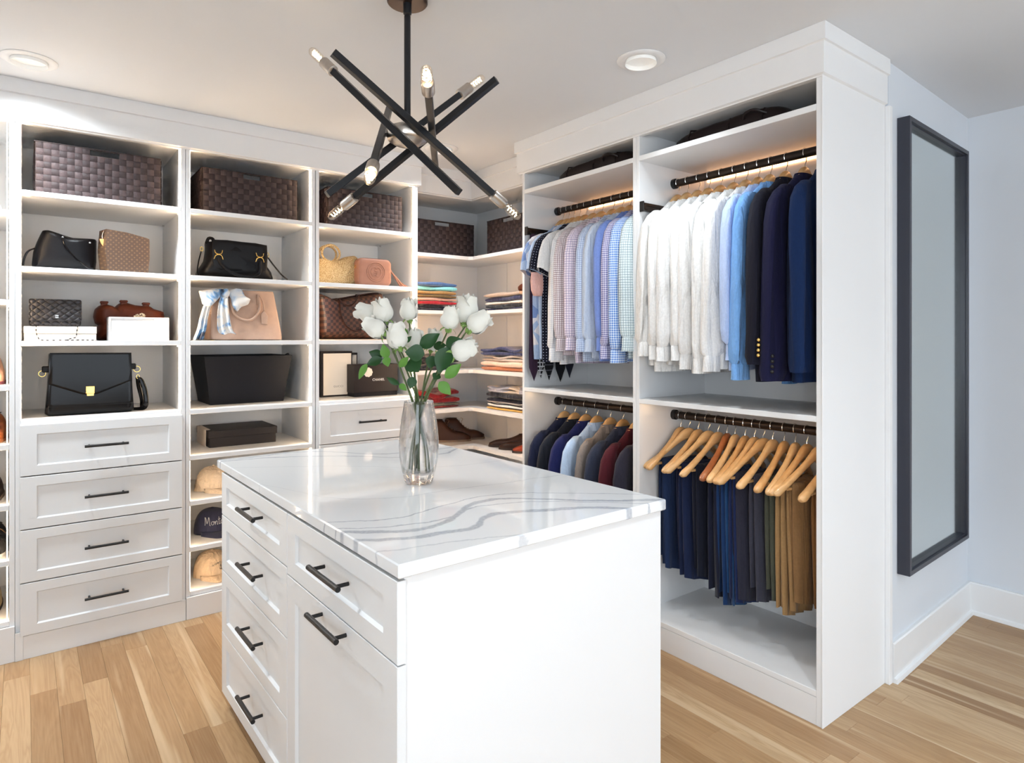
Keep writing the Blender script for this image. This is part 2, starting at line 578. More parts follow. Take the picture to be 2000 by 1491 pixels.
for a, b_, z0, z1 in ((-1.14, -1.05, 0, 2.32), (3.45, 3.54, 0, 2.32), (-1.14, 3.54, 2.32, 2.41)):
    tr.box(a, b_, Y0, Y0 + .02, z0, z1, .002)
struct('trim_4', tr, M['trim'])


def baseboard(name, p0, p1, nrm, h=.155, t=.016):
    d = (p1 - p0); L_ = d.length; d.normalize()
    prof = [(0, 0), (t + .013, 0), (t + .013, .004), (t + .010, .016), (t, .020), (t, h - .006), (t - .004, h), (0, h)]
    rings = []
    for p in (p0, p1):
        rings.append([(p.x + nrm.x * a, p.y + nrm.y * a, z) for a, z in prof])
    struct(name, MB().loft(rings), M['trim'])


baseboard('baseboard_mirror', MW0 + n_ * .012, MW1, nn)
baseboard('baseboard_far_right', Vector((MW1.x, MW1.y - .01)), Vector((MW1.x, Y0)), Vector((-1, 0)))
baseboard('baseboard_left', Vector((X0, Y0)), Vector((X0, YB)), Vector((1, 0)))
# narrow scribe strip between the hanging unit and the mirror wall
struct('trim_5', MB().box(XR - .012, XR + .014, 1.088, 1.106, .0, 2.262, .001), M['trim'])

# crown above the cabinets: two stepped flat boards, mitred round the runs
def crown(name, pts, m=M['trim']):
    """pts: front line of the cabinets (x, y) in order, the room lies to the right of travel"""
    mb = MB()
    P = [Vector(p) for p in pts]
    nr = []
    for a, b_ in zip(P, P[1:]):
        d = (b_ - a).normalized(); nr.append(Vector((d.y, -d.x)))
    prof = [(-.02, 2.262), (.004, 2.262), (.006, 2.266), (.016, 2.270), (.016, 2.376), (.018, 2.378), (.026, 2.380), (.026, CEIL - .0005), (-.02, CEIL - .0005)]
    rings = []
    for i, p in enumerate(P):
        if i == 0: o = nr[0]
        elif i == len(P) - 1: o = nr[-1]
        else:
            s_ = nr[i - 1] + nr[i]; o = s_ / max(.2, s_.dot(nr[i]))
        rings.append([(p.x + o.x * a, p.y + o.y * a, z) for a, z in prof])
    mb.loft(rings)
    return struct(name, mb, m)


crown('trim_1', [(-1.38, 3.40), (1.885, 3.40), (1.885, 3.56)])
crown('trim_2', [(1.90, 3.54), (2.37, 3.54), (2.37, 2.80)])
crown('trim_3', [(2.40, 2.800), (2.20, 2.800), (2.20, 1.112), (2.685, 1.112)])

# recessed downlights in view
ring_m = mat('white_downlight_trim', (.82, .82, .82), .4)
lens_m = mat('frosted_downlight_lens', (.85, .85, .83), .5, emit=(1, .97, .92), estr=.12)
DL = ['recessed ceiling downlight at the far left above the drawer bank',
      'recessed ceiling downlight in front of the hanging wardrobe',
      'recessed ceiling downlight near the corner, behind the chandelier arms']
for (x, y), lab in zip(DOWN, DL):
    t = thing('ceiling_downlight', lab, 'ceiling light', (x, y, CEIL), group='recessed ceiling downlights')
    MB().lathe([(.058, -.0005), (.094, -.0005), (.094, -.003), (.088, -.007), (.066, -.007), (.060, -.003), (.058, .0)], 40).build('trim_ring', ring_m, t, w=False)
    MB().lathe([(.0605, -.004), (.058, .012), (.050, .012), (.0005, .0125)], 40).xf(Matrix.Translation((0, 0, -.0135))).build('lens', lens_m, t, w=False)
# ================================================================== built-in units along the back wall
LAM = M['lam']
YF = 3.40        # front plane of the carcasses
YBP = 3.905      # face of their back panels
TH = .0185


def bar_pull(mb, a, b, out, r=.0058):
    """bar pull between a and b, standing off along out (towards the cabinet)"""
    a = Vector(a); b = Vector(b); o = Vector(out); d = (b - a)
    mb.tube([a, b], r, 10)
    for t in (.11, .89):
        p = a + d * t
        mb.cyl(p, p + o, r * .72, 8)


def shaker(w, h, t=.02, fr=.056, dep=.008):
    """shaker front in x (0..w), z (0..h), face at y = 0, body towards +y"""
    mb = MB()
    e = .0015
    R = lambda i, y: [(i, y, i), (w - i, y, i), (w - i, y, h - i), (i, y, h - i)]
    fx = min(fr, w * .3); fz = min(fr * .72 if h < .28 else fr, h * .3)
    inn = lambda k, y: [(fx + k, y, fz + k), (w - fx - k, y, fz + k), (w - fx - k, y, h - fz - k), (fx + k, y, h - fz - k)]
    rings = [R(0, t), R(0, e), R(e, 0), inn(0, 0), inn(.005, dep)]
    mb.loft(rings, True, True)
    return mb


def drawer(parent, x0, x1, z0, z1, yface=YF - .0205, pull=True, hl=.166):
    w, h = x1 - x0, z1 - z0
    d = shaker(w, h).xf(Matrix.Translation((x0, yface, z0))).build('drawer', M['draw'], parent, smooth=0)
    if pull:
        mb = MB(); c = (x0 + x1) / 2; zc = (z0 + z1) / 2
        bar_pull(mb, (c - hl / 2, yface - .028, zc), (c + hl / 2, yface - .028, zc), (0, .036, 0))
        mb.build('handle', M['black'], d)
    return d


def led_bits(parent, x, side, zs, th=.003, y=YF + .011):
    """aluminium LED profile running up a side panel, cut at every shelf"""
    for z0, z1 in zs:
        MB().box(x, x + side * th, y - .003, y + .003, z0, z1).build('led_strip', M['led'], parent, smooth=0)


PIN = MB().box(0, .010, -.004, .004, 0, .008).mesh('shelf_pin', M['chrome'], 0, False)


def bay(name, label, x0, x1, shelves, bottom, drawers=(), yf=YF, group=None):
    """open shelving bay; x0..x1 outer faces. shelves: heights of shelf tops; bottom: lowest open floor"""
    t = thing(name, label, 'shelving unit', ((x0 + x1) / 2, yf, 0), group=group)
    part('side_panel', t, LAM, x0, x0 + TH, yf, YBP + .012, 0, 2.30)
    part('side_panel', t, LAM, x1 - TH, x1, yf, YBP + .012, 0, 2.30)
    part('back_panel', t, LAM, x0 + TH, x1 - TH, YBP, YBP + .012, .05, 2.30)
    part('top_panel', t, LAM, x0 + TH, x1 - TH, yf, YBP, 2.276, 2.292)
    part('toe_kick', t, LAM, x0, x1, yf - .014, yf + .005 - .0055, 0, .098 if drawers else min(shelves) - .0225)
    hs = sorted(shelves)
    for z in hs: part('shelf', t, LAM, x0 + TH, x1 - TH, yf, YBP, z - .022, z)
    for z in [h for h in hs if h > 1.2]:       # shelf pins
        for yy in (yf + .045, YBP - .045):
            link('shelf_pin', PIN, t, (x1 - TH - .010 - (x0 + x1) / 2, yy - yf, z - .030))
    for z0, z1 in drawers: drawer(t, x0 + .0165, x1 - .0165, z0, z1)
    edges = [z for z in hs] + [2.276 + .022]
    segs = []
    lo = None
    for a, b in zip(edges, edges[1:]): segs.append((a + .004, b - .026))
    led_bits(t, x1 - TH - .005, -1, segs); led_bits(t, x0 + TH, 1, segs, .002)
    MB().box(x0 + TH + .01, x1 - TH - .01, yf + .003, yf + .010, 2.2715, 2.276).build('led_strip', M['led'], t, smooth=0)
    return t


S = [1.981, 1.658, 1.341, 1.006]
u0 = bay('shoe_shelving_unit', 'white shoe shelving bay cut off by the left edge, shoes on its shelves', -.655, -.0275,
         [1.889, 1.515, 1.155, .908, .655, .423, .170], .17)
u1 = bay('drawer_shelving_unit', 'white shelving bay with four drawers below the handbags', -.0265, .6205, S, 1.006,
         [(.772, .987), (.548, .7675), (.324, .5435), (.101, .3195)])
u2 = bay('open_shelving_unit', 'white open shelving bay with eight compartments, caps at the bottom', .6225, 1.2565, S + [.784, .564, .341, .128], .128)
u3 = bay('tall_shelving_unit', 'white shelving bay with boxes above a drawer, behind the rose vase', 1.2605, 1.8845, S, 1.006,
         [(.775, .990), (.551, .771), (.327, .547), (.101, .323)])
MB().box(-.0270, .0005, YF - .018, YF - .0135, 0, .118, .001).build('plinth_return', LAM, u1, smooth=0)

# corner unit: L-shaped shelves on two back panels
cu = thing('corner_shelving_unit', 'white L-shaped corner shelving with folded clothes and shoes', 'shelving unit', (2.37, 3.54, 0))
part('back_panel', cu, LAM, 1.886, 2.672, YBP, YBP + .012, 0, 2.30)
part('back_panel', cu, LAM, 2.660, 2.672, 3.542, YBP, 0, 2.30)
part('back_panel', cu, LAM, 2.660, 2.672, 2.802, 3.5385, 0, 2.30)
part('side_panel', cu, LAM, 1.886, 1.8895, 3.545, YBP, 0, 2.30)
part('toe_kick', cu, LAM, 1.89, 2.37, 3.545, 3.56, 0, .10)
part('toe_kick', cu, LAM, 2.37, 2.385, 2.802, 3.545, 0, .10)
CS = [1.893, 1.530, 1.143, .892, .640, .37, .118]


def lshape(z0, z1):
    mb = MB()
    o = [(1.890, 3.545), (2.345, 3.545), (2.367, 3.523), (2.367, 2.803), (2.659, 2.803), (2.659, 3.904), (1.890, 3.904)]
    mb.v += [(a, b, z0) for a, b in o] + [(a, b, z1) for a, b in o]
    n = len(o)
    for i in range(n): mb.face((i, (i + 1) % n, n + (i + 1) % n, n + i))
    mb.face(list(range(n))[::-1]); mb.face([n + i for i in range(n)])
    return mb


for z in CS: lshape(z - .022, z).build('shelf', LAM, cu, smooth=0)
lshape(2.266, 2.285).build('top_panel', LAM, cu, smooth=0)

for z0, z1 in zip(CS[1:][::-1], CS[:-1][::-1]):     # warm LED profiles at both ends of the corner unit
    if z0 < .6: continue
    MB().box(1.8895, 1.8935, 3.552, 3.564, z0 + .004, z1 - .026).build('led_strip', M['led4'], cu, smooth=0)
    MB().box(2.372, 2.384, 2.8035, 2.8075, z0 + .004, z1 - .026).build('led_strip', M['led4'], cu, smooth=0)

# ================================================================== hanging unit (two bays) on the right
def hang_unit(name, label, y0, y1, loc_y):
    t = thing(name, label, 'wardrobe unit', (2.20, loc_y, 0))
    part('side_panel', t, LAM, 2.20, 2.690, y0, y0 + TH, 0, 2.30)
    part('side_panel', t, LAM, 2.20, 2.690, y1 - TH, y1, 0, 2.30)
    part('back_panel', t, LAM, 2.678, 2.690, y0 + TH, y1 - TH, .05, 2.30)
    a, b = y0 + TH, y1 - TH
    part('top_panel', t, LAM, 2.20, 2.678, a, b, 2.280, 2.300)
    part('shelf', t, LAM, 2.20, 2.678, a, b, 2.150, 2.173)
    part('shelf', t, LAM, 2.20, 2.678, a, b, 1.060, 1.081)
    part('bottom_panel', t, LAM, 2.20, 2.678, a, b, .100, .122)
    part('toe_kick', t, LAM, 2.201, 2.215, a, b, 0, .0985)
    for z in (2.080, .993):
        mb = MB()
        mb.cyl((2.44, a + .001, z), (2.44, b - .001, z), .0175, 20)
        r = mb.build('rod', M['bronze'], t)
        for yy, d in ((b, -1), (a, 1)):
            k = MB().cyl((2.44, yy - .0005 * -d, z), (2.44, yy + d * .016, z), .0235, 20)
            k.tube([(2.44, yy + d * .016, z), (2.44, yy + d * .020, z)], [.0235, .0185], 20)
            k.build('end_socket', M['black'], r)
    # pull-out tie bar on the far side panel
    tb = MB().box(2.205, 2.60, b - .020, b - .001, 1.925, 1.962, .002)
    tb.box(2.21, 2.60, b - .0235, b - .019, 1.931, 1.938); tb.box(2.21, 2.60, b - .0235, b - .019, 1.949, 1.956)
    r = tb.build('tie_bar', M['bronze'], t, smooth=0)
    MB().box(2.199, 2.206, b - .026, b - .001, 1.920, 1.967, .002).build('end_cap', M['black'], r, smooth=0)
    # warm LED profiles: high on the back panel and under the middle shelf
    MB().box(2.672, 2.678, a + .02, b - .02, 2.119, 2.131).build('led_strip', M['led3'], t, smooth=0)
    MB().box(2.235, 2.243, a + .02, b - .02, 1.0575, 1.060).build('led_strip', M['led2'], t, smooth=0)
    return t


hr = hang_unit('hanging_unit', 'tall white hanging bay at the end, blazers above and trousers below', 1.112, 1.9565, 1.53)
hl_ = hang_unit('hanging_unit', 'tall white hanging bay beside the corner, checked shirts above knitwear', 1.9575, 2.785, 2.37)
part('end_panel', hr, LAM, 2.198, 2.690, 1.106, 1.1118, 0, 2.27)

# ================================================================== island
IA = math.radians(0.9)
IO = Vector((.597, 1.155, 0))
isl = thing('island_cabinet', 'white island cabinet with shaker drawers under the veined stone top', 'kitchen island', IO, IA)
IL = 1.410
MB().box(.024, .832, .034, IL - .02, .09, .868, .001).build('body', M['draw'], isl, w=False, smooth=0)
MB().box(.045, .80, .05, IL - .04, 0, .09).build('plinth', M['draw'], isl, w=False, smooth=0)
MB().box(.0215, .837, .015, .034, 0, .868, .001).build('end_panel', M['lam'], isl, w=False, smooth=0)
ROT = Matrix.Rotation(-PI / 2, 4, 'Z')     # front that faces -y -> faces -x


def idrawer(name, y0, y1, z0, z1, hy0, hy1, hz, fr=.062):
    w = y1 - y0
    mb = shaker(w, z1 - z0, fr=fr)
    d = mb.xf(Matrix.Translation((.0025, y1, z0)) @ ROT).build(name, M['draw'], isl, w=False, smooth=0)
    h = MB(); bar_pull(h, (-.030, hy0, hz), (-.030, hy1, hz), (.034, 0, 0), .0068)
    h.build('handle', M['black'], d, w=False)


idrawer('drawer', .010, .6555, .6925, .862, .228, .410, .787)
idrawer('door', .010, .6555, .075, .6895, .238, .422, .665)
for z0, z1, hz in ((.7105, .862, .800), (.5095, .7075, .621), (.2835, .5065, .412), (.060, .2805, .190)):
    idrawer('drawer', .6585, 1.352, z0, z1, .862, 1.036, hz)


def quartz():
    m, nt, b = nmat('veined_quartz')
    N, L = nt.nodes, nt.links
    tc = N.new('ShaderNodeTexCoord'); sp = N.new('ShaderNodeSeparateXYZ'); L.new(tc.outputs['Object'], sp.inputs[0])
    nz = N.new('ShaderNodeTexNoise'); nz.inputs['Scale'].default_value = 9; nz.inputs['Detail'].default_value = 5
    L.new(tc.outputs['Object'], nz.inputs['Vector'])
    nf = N.new('ShaderNodeTexNoise'); nf.inputs['Scale'].default_value = 55; nf.inputs['Detail'].default_value = 4
    L.new(tc.outputs['Object'], nf.inputs['Vector'])
    wob = mth(nt, 'ADD', mth(nt, 'MULTIPLY', mth(nt, 'SUBTRACT', nz.outputs['Fac'], .5), .05), mth(nt, 'MULTIPLY', mth(nt, 'SUBTRACT', nf.outputs['Fac'], .5), .008))
    # (points x,y), width, strength
    veins = [([(0.018, .261), (.067, .228), (.136, .189), (.208, .191), (.299, .235), (.403, .299), (.494, .292), (.565, .224), (.654, .13), (.835, 0)], .012, .75),
             ([(.0, .2), (.085, .152), (.19, .122), (.263, .122), (.352, .178), (.428, .159), (.545, .108), (.649, .039), (.683, .003)], .014, .75),
             ([(.0, .385), (.138, .306), (.282, .32), (.417, .353), (.557, .317), (.714, .19), (.857, .05)], .0035, .8),
             ([(.0, .31), (.132, .235), (.258, .227), (.392, .262), (.487, .232), (.689, .075)], .004, .7),
             ([(.0, 1.365), (.19, 1.321), (.315, 1.251), (.438, 1.151), (.569, 1.028), (.712, .993), (.84, 1.056)], .007, .7),
             ([(.0, 1.40), (.153, 1.38), (.273, 1.39), (.374, 1.33), (.53, 1.14), (.612, 1.106), (.847, 1.101)], .010, .6),
             ([(.0, .90), (.06, .74), (.107, .60), (.182, .526), (.271, .488), (.40, .47), (.85, .42)], .003, .4),
             ([(.0, 1.22), (.3, 1.02), (.55, .80), (.85, .74)], .004, .25),
             ([(.0, .10), (.097, .07), (.203, .046), (.324, .0), (.85, -.2)], .004, .4)]
    fac = None
    ox = sp.outputs[0]
    for pts, wd, st in veins:
        fc = N.new('ShaderNodeFloatCurve')
        L.new(ox, fc.inputs['Value'])
        cv = fc.mapping.curves[0]
        fc.mapping.use_clip = False
        q = [(min(1, max(0, p[0])), p[1] / 2 + .25) for p in pts]
        cv.points[0].location = q[0]; cv.points[1].location = q[-1]
        for p in q[1:-1]: cv.points.new(*p)
        fc.mapping.update()
        yc = mth(nt, 'MULTIPLY', mth(nt, 'SUBTRACT', fc.outputs[0], .25), 2.0)
        d = mth(nt, 'ABSOLUTE', mth(nt, 'ADD', mth(nt, 'SUBTRACT', sp.outputs[1], yc), wob))
        mr = N.new('ShaderNodeMapRange'); mr.interpolation_type = 'SMOOTHSTEP'
        mr.inputs['From Min'].default_value = wd * 1.25; mr.inputs['From Max'].default_value = wd * .55
        L.new(d, mr.inputs['Value'])
        core = mth(nt, 'MULTIPLY', mr.outputs[0], st)
        fac = core if fac is None else mth(nt, 'MAXIMUM', fac, core)
    # finer streaks inside the veins, faint clouding elsewhere
    stk = N.new('ShaderNodeTexNoise'); stk.inputs['Scale'].default_value = 120; stk.inputs['Detail'].default_value = 2
    L.new(tc.outputs['Object'], stk.inputs['Vector'])
    fac = mth(nt, 'MULTIPLY', fac, mth(nt, 'MULTIPLY_ADD', stk.outputs['Fac'], .9, .45))
    cl = N.new('ShaderNodeTexNoise'); cl.inputs['Scale'].default_value = 3; cl.inputs['Detail'].default_value = 4
    L.new(tc.outputs['Object'], cl.inputs['Vector'])
    base = mixc(nt, cl.outputs['Fac'], (.76, .77, .775), (.83, .83, .825))
    L.new(mixc(nt, fac, base, (.36, .38, .43)), b.inputs['Base Color'])
    b.inputs['Roughness'].default_value = .055
    b.inputs['Specular IOR Level'].default_value = .5
    return m


M['quartz'] = quartz()
ct = MB().box(0, .843, 0, IL, .870, .900, .003).build('countertop', M['quartz'], None, w=False, smooth=0, loc=IO, rot=(0, 0, IA))
tag(ct, 'white stone worktop with wavy grey veins on the island', 'countertop')
# ================================================================== hangers and clothes
def lin(r, g, b):
    f = lambda c: (c / 255 / 12.92) if c <= 10 else ((c / 255 + .055) / 1.055) ** 2.4
    return (f(r), f(g), f(b))


def woodmat(name, c1, c2):
    m, nt, b = nmat(name)
    N, L = nt.nodes, nt.links
    tc = N.new('ShaderNodeTexCoord'); mp = N.new('ShaderNodeMapping'); mp.inputs['Scale'].default_value = (2.5, 40, 40)
    L.new(tc.outputs['Object'], mp.inputs[0])
    nz = N.new('ShaderNodeTexNoise'); nz.inputs['Scale'].default_value = 2.2; nz.inputs['Detail'].default_value = 4
    L.new(mp.outputs[0], nz.inputs['Vector'])
    oi = N.new('ShaderNodeObjectInfo')
    f = mth(nt, 'ADD', nz.outputs['Fac'], mth(nt, 'MULTIPLY', mth(nt, 'SUBTRACT', oi.outputs['Random'], .5), .5))
    L.new(mixc(nt, f, c1, c2), b.inputs['Base Color'])
    b.inputs['Roughness'].default_value = .32
    b.inputs['Coat Weight'].default_value = .3
    return m


M['hwood'] = woodmat('maple_hanger_wood', (.60, .30, .10), (.80, .52, .25))
M['hred'] = woodmat('cherry_hanger_wood', (.30, .085, .025), (.46, .16, .055))


HX = [0, .012, .024, .036, .050, .070, .100, .140, .180, .208, .220, .228]
HTOP = [-.053, -.0545, -.059, -.067, -.081, -.101, -.126, -.155, -.183, -.199, -.208, -.216]
HBOT = [-.106, -.107, -.109, -.113, -.120, -.132, -.152, -.180, -.209, -.230, -.230, -.222]
HTY = [.0125, .0125, .0125, .012, .011, .0105, .0115, .0135, .0155, .0160, .0130, .007]


def interp(x, X, Y):
    x = abs(x)
    if x <= X[0]: return Y[0]
    for x0, x1, y0, y1 in zip(X, X[1:], Y, Y[1:]):
        if x <= x1: return y0 + (y1 - y0) * (x - x0) / (x1 - x0)
    return Y[-1]


def hanger_mesh():
    mb = MB(); rings = []
    for x in [-q for q in HX[::-1]] + HX[1:]:
        tp, bt, ty = interp(x, HX, HTOP), interp(x, HX, HBOT), interp(x, HX, HTY)
        yo = .020 * (abs(x) / .228) ** 2
        zc, hh = (tp + bt) / 2, (tp - bt) / 2
        rings.append([(x, yo + ty * sgnpow(math.cos(q), .8), zc + hh * sgnpow(math.sin(q), .7)) for q in [2 * PI * k / 14 for k in range(14)]])
    mb.loft(rings)
    return mb


HANG = hanger_mesh().mesh('shoulder_arms', M['hwood'])
HANG_R = hanger_mesh().mesh('shoulder_arms', M['hred'])
BARM = MB().tube([(-.165, .010, -.207), (.165, .010, -.207)], .006, 8).mesh('trouser_bar', M['hwood'])
BARR = MB().tube([(-.165, .010, -.207), (.165, .010, -.207)], .006, 8).mesh('trouser_bar', M['hred'])
hk = [(0, 0, -.062), (.001, 0, -.045), (.011, 0, -.030)]
for k in range(13):
    a = math.radians(-52 + 265 * k / 12)
    hk.append((.0205 * math.cos(a), 0, .0205 * math.sin(a)))
HOOK = MB().tube(hk, .0017, 6).mesh('hook', M['chrome'])


def hanger(y, zr, yaw, label, red=False, bar=True, group='wooden hangers'):
    t = thing('clothes_hanger', label, 'hanger', (2.44, y, zr), math.radians(yaw), group)
    link('shoulder_arms', HANG_R if red else HANG, t)
    link('hook', HOOK, t)
    if bar: link('trouser_bar', BARR if red else BARM, t)
    return t


def sup(cx, cy, a, b, z, n=26, p=.75, q=.9, fold=0.0, nf=3, ph=0.0, tilt=0.0):
    r = []
    for k in range(n):
        t = 2 * PI * k / n
        x = a * sgnpow(math.cos(t), p); y = b * sgnpow(math.sin(t), q)
        u = x / max(a, 1e-4)
        y += fold * (math.sin(nf * 2.2 * u + ph) + .5 * math.sin(nf * 4.3 * u + 2 * ph))
        r.append((cx + x, cy + y, z + tilt * u))
    return r


GINFO = {}


def garment(name, label, cat, y, zr, yaw, mt, length=.83, sleeve='long', slen=.79, thick=.026, seed=0, collar=True, group=None, collar_h=.03, cuff=True, broad=1.0, mt2=None):
    rn = random.Random(seed)
    t = thing(name, label, cat, (2.44, y, zr), math.radians(yaw), group)
    ph = rn.uniform(0, 6)
    rings = []
    sh = -.236
    # shoulders follow the hanger's top edge, a few millimetres above it
    for x in (.056, .064, .077, .095, .12, .145, .17, .192, .208, .220, .227):
        z = interp(x, HX, HTOP) + .006 - (.012 if x < .06 else .007 if x < .07 else 0) - (.010 * max(0, (x - .19) / .037) ** 2)
        s_ = max(0, (x - .056)) / .171
        rings.append(sup(0, .010 * s_, x * broad, .0165 + (thick - .0165) * s_ ** .7, z, fold=.0015 * s_, ph=ph))
    n2 = 11
    for i in range(1, n2 + 1):
        s_ = i / n2
        z = sh + (-length - sh) * s_
        a = (.222 + .012 * math.sin(PI * s_ * .8) - .012 * s_) * broad
        b = thick * (1 + .25 * s_)
        rings.append(sup(rn.uniform(-.002, .002), .008, a, b, z, fold=.002 + .010 * s_, nf=3, ph=ph + .5 * s_,
                         tilt=0 if i < n2 else rn.uniform(-.008, .008)))
    MB().loft(rings, True, False).build('torso', mt, t, w=False, smooth=70)
    ms = mt2 or mt
    for sd in (-1, 1):
        ph2 = rn.uniform(0, 6)
        if sleeve == 'long':
            dy = rn.uniform(-.022, .016); dx = rn.uniform(-.006, .026); sl = slen + rn.uniform(-.03, .03)
            key = [(.150, -.150, .028, .017), (.184, -.178, .040, .023), (.205, -.222, .052, .028), (.215, -.30, .060, .030), (.217, -.42, .062, .031), (.216, -.55, .061, .031),
                   (.213, -(sl - .12), .062, .030), (.212, -(sl - .078), .058, .027), (.212, -(sl - .062), .047, .023)]
            if not cuff: key[-2:] = [(.213, -(sl - .03), .062, .029), (.213, -sl, .060, .028)]
            if sd < 0: GINFO[t.name] = (dx, dy, sl)
            rg = []
            for i, (x, z, a, b) in enumerate(key):
                q = i / (len(key) - 1)
                rg.append(sup(sd * (x + dx * q * q) * broad, .008 + dy * q, a, b, z, n=18, p=.9, q=.9, fold=.013 * q ** .7 * (1 if i < 8 else .3), nf=1.9, ph=ph2 + 2.5 * q))
            o = MB().loft(rg, True, False).build('sleeve', ms, t, w=False, smooth=70)
            if cuff:
                xe = sd * (.212 + dx) * broad
                MB().loft([sup(xe, .008 + dy, a, b, z, n=18, p=.9, q=.9, fold=f, nf=2, ph=ph2 + 2) for a, b, z, f in
                           ((.046, .023, -(sl - .064), .001), (.049, .026, -(sl - .058), .001), (.050, .025, -(sl - .02), .002), (.053, .024, -sl, .003), (.047, .019, -sl + .002, .003), (.044, .016, -sl + .05, .002))],
                          False, False).build('cuff', ms, o, w=False, smooth=60)
        elif sleeve == 'short':
            key = [(.145, -.150, .028, .017), (.186, -.180, .046, .024), (.215, -.225, .060, .028), (.230, -.285, .070, .030), (.238, -.345, .076, .030), (.242, -.390, .078, .030)]
            rg = [sup(sd * x * broad, .008, a, b, z, n=18, p=.9, q=.9, fold=.004 * i / 5, nf=2, ph=ph2, tilt=-sd * .030 * i / 5 * -1) for i, (x, z, a, b) in enumerate(key)]
            MB().loft(rg, True, False).build('sleeve', ms, t, w=False, smooth=70)
    if collar:
        cb = []
        for a, b, z, f in ((.056, .0205, -.112, 0), (.057, .024, -.101 + collar_h * .22, 0), (.061, .027, -.100 + collar_h * .26, 0), (.070, .033, -.108, 0), (.082, .036, -.130, .002)):
            cb.append(sup(0, .004, a, b, z, n=18, p=.9, q=.9, fold=f))
        MB().loft(cb, False, False).build('collar', mt, t, w=False, smooth=60)
    return t


W = lambda n, c, **k: cloth(n, c, **k)
white1 = W('white_cotton', (.87, .86, .84), wrinkle=.45)
white2 = W('white_oxford', (.85, .84, .825), wrinkle=.45)
white3 = W('ivory_linen', (.84, .82, .79), wrinkle=.5)
# ---- upper right bay
UR = [1.911, 1.857, 1.796, 1.740, 1.677, 1.612, 1.553, 1.497, 1.443, 1.376, 1.298, 1.215]
yawUR = [5, 4, 3, 5, 2, 4, 3, 5, 4, 6, 6, 5]
spec = [('white shirt', white3), ('white shirt', white1), ('white shirt', white2), ('white shirt', white1), ('white shirt', white2), ('white shirt', white1), ('white shirt', white2)]
for i, y in enumerate(UR):
    if i < 7:
        lab = f'plain white long-sleeved shirt, {ORD[i]} from the divider in the upper right bay'
        garment('dress_shirt', lab, 'shirt', y, 2.08, yawUR[i], spec[i][1], length=.855 + .02 * math.sin(i * 2), slen=.815 + .02 * math.sin(i * 1.7 + .5) + .006 * i, thick=.027, seed=20 + i, group='white shirts in the upper right bay')
        hl = f'wooden hanger holding the {ORD[i]} white shirt from the divider'
    elif i == 7:
        garment('dress_shirt', 'pale lavender blue shirt hanging right after the white shirts', 'shirt', y, 2.08, yawUR[i], W('pale_blue_cotton', lin(186, 204, 240)), length=.85, slen=.80, seed=41)
        hl = 'wooden hanger holding the pale lavender blue shirt'
    elif i == 8:
        garment('dress_shirt', 'sky blue long-sleeved shirt hanging beside the dark blazers', 'shirt', y, 2.08, yawUR[i], W('sky_blue_cotton', lin(120, 170, 228)), length=.83, slen=.905, seed=42)
        hl = 'wooden hanger holding the sky blue shirt beside the blazers'
    else:
        k = i - 9
        mt = [W('black_navy_wool', lin(18, 18, 32), wrinkle=.2, sheen=.02), W('midnight_wool', lin(20, 20, 52), wrinkle=.2, sheen=.02), W('royal_navy_wool', lin(10, 34, 72), wrinkle=.2, sheen=.02)][k]
        lab = ['black-navy blazer with gold cuff buttons, first of the dark blazers', 'midnight navy blazer between the gold-buttoned blazer and the blue one', 'bright navy blue blazer nearest the end panel'][k]
        g = garment('blazer', lab, 'blazer', y, 2.08, yawUR[i], mt, length=.885, slen=.835 + .02 * k, thick=.032, seed=50 + k, cuff=False, broad=1.05, collar_h=.05)
        bm_ = [M['gold'], M['black'], M['black']][k]
        bs = MB().lathe([(.0005, 0), (.0062, .0005), (.007, .002), (.005, .004), (.0005, .0045)], 12).mesh('button', bm_)
        dx, dy, sl = GINFO[g.name]
        for q in range(4):
            link('button', bs, g, (-.213 - dx - .0535 + .001 * q, .008 + dy - .0165, -sl + .035 + .019 * q), (PI / 2, 0, -.95))
        hl = ['wooden hanger holding the gold-buttoned blazer', 'wooden hanger holding the midnight navy blazer', 'wooden hanger holding the bright navy blazer'][k]
    hanger(y, 2.08, yawUR[i], hl, bar=False)

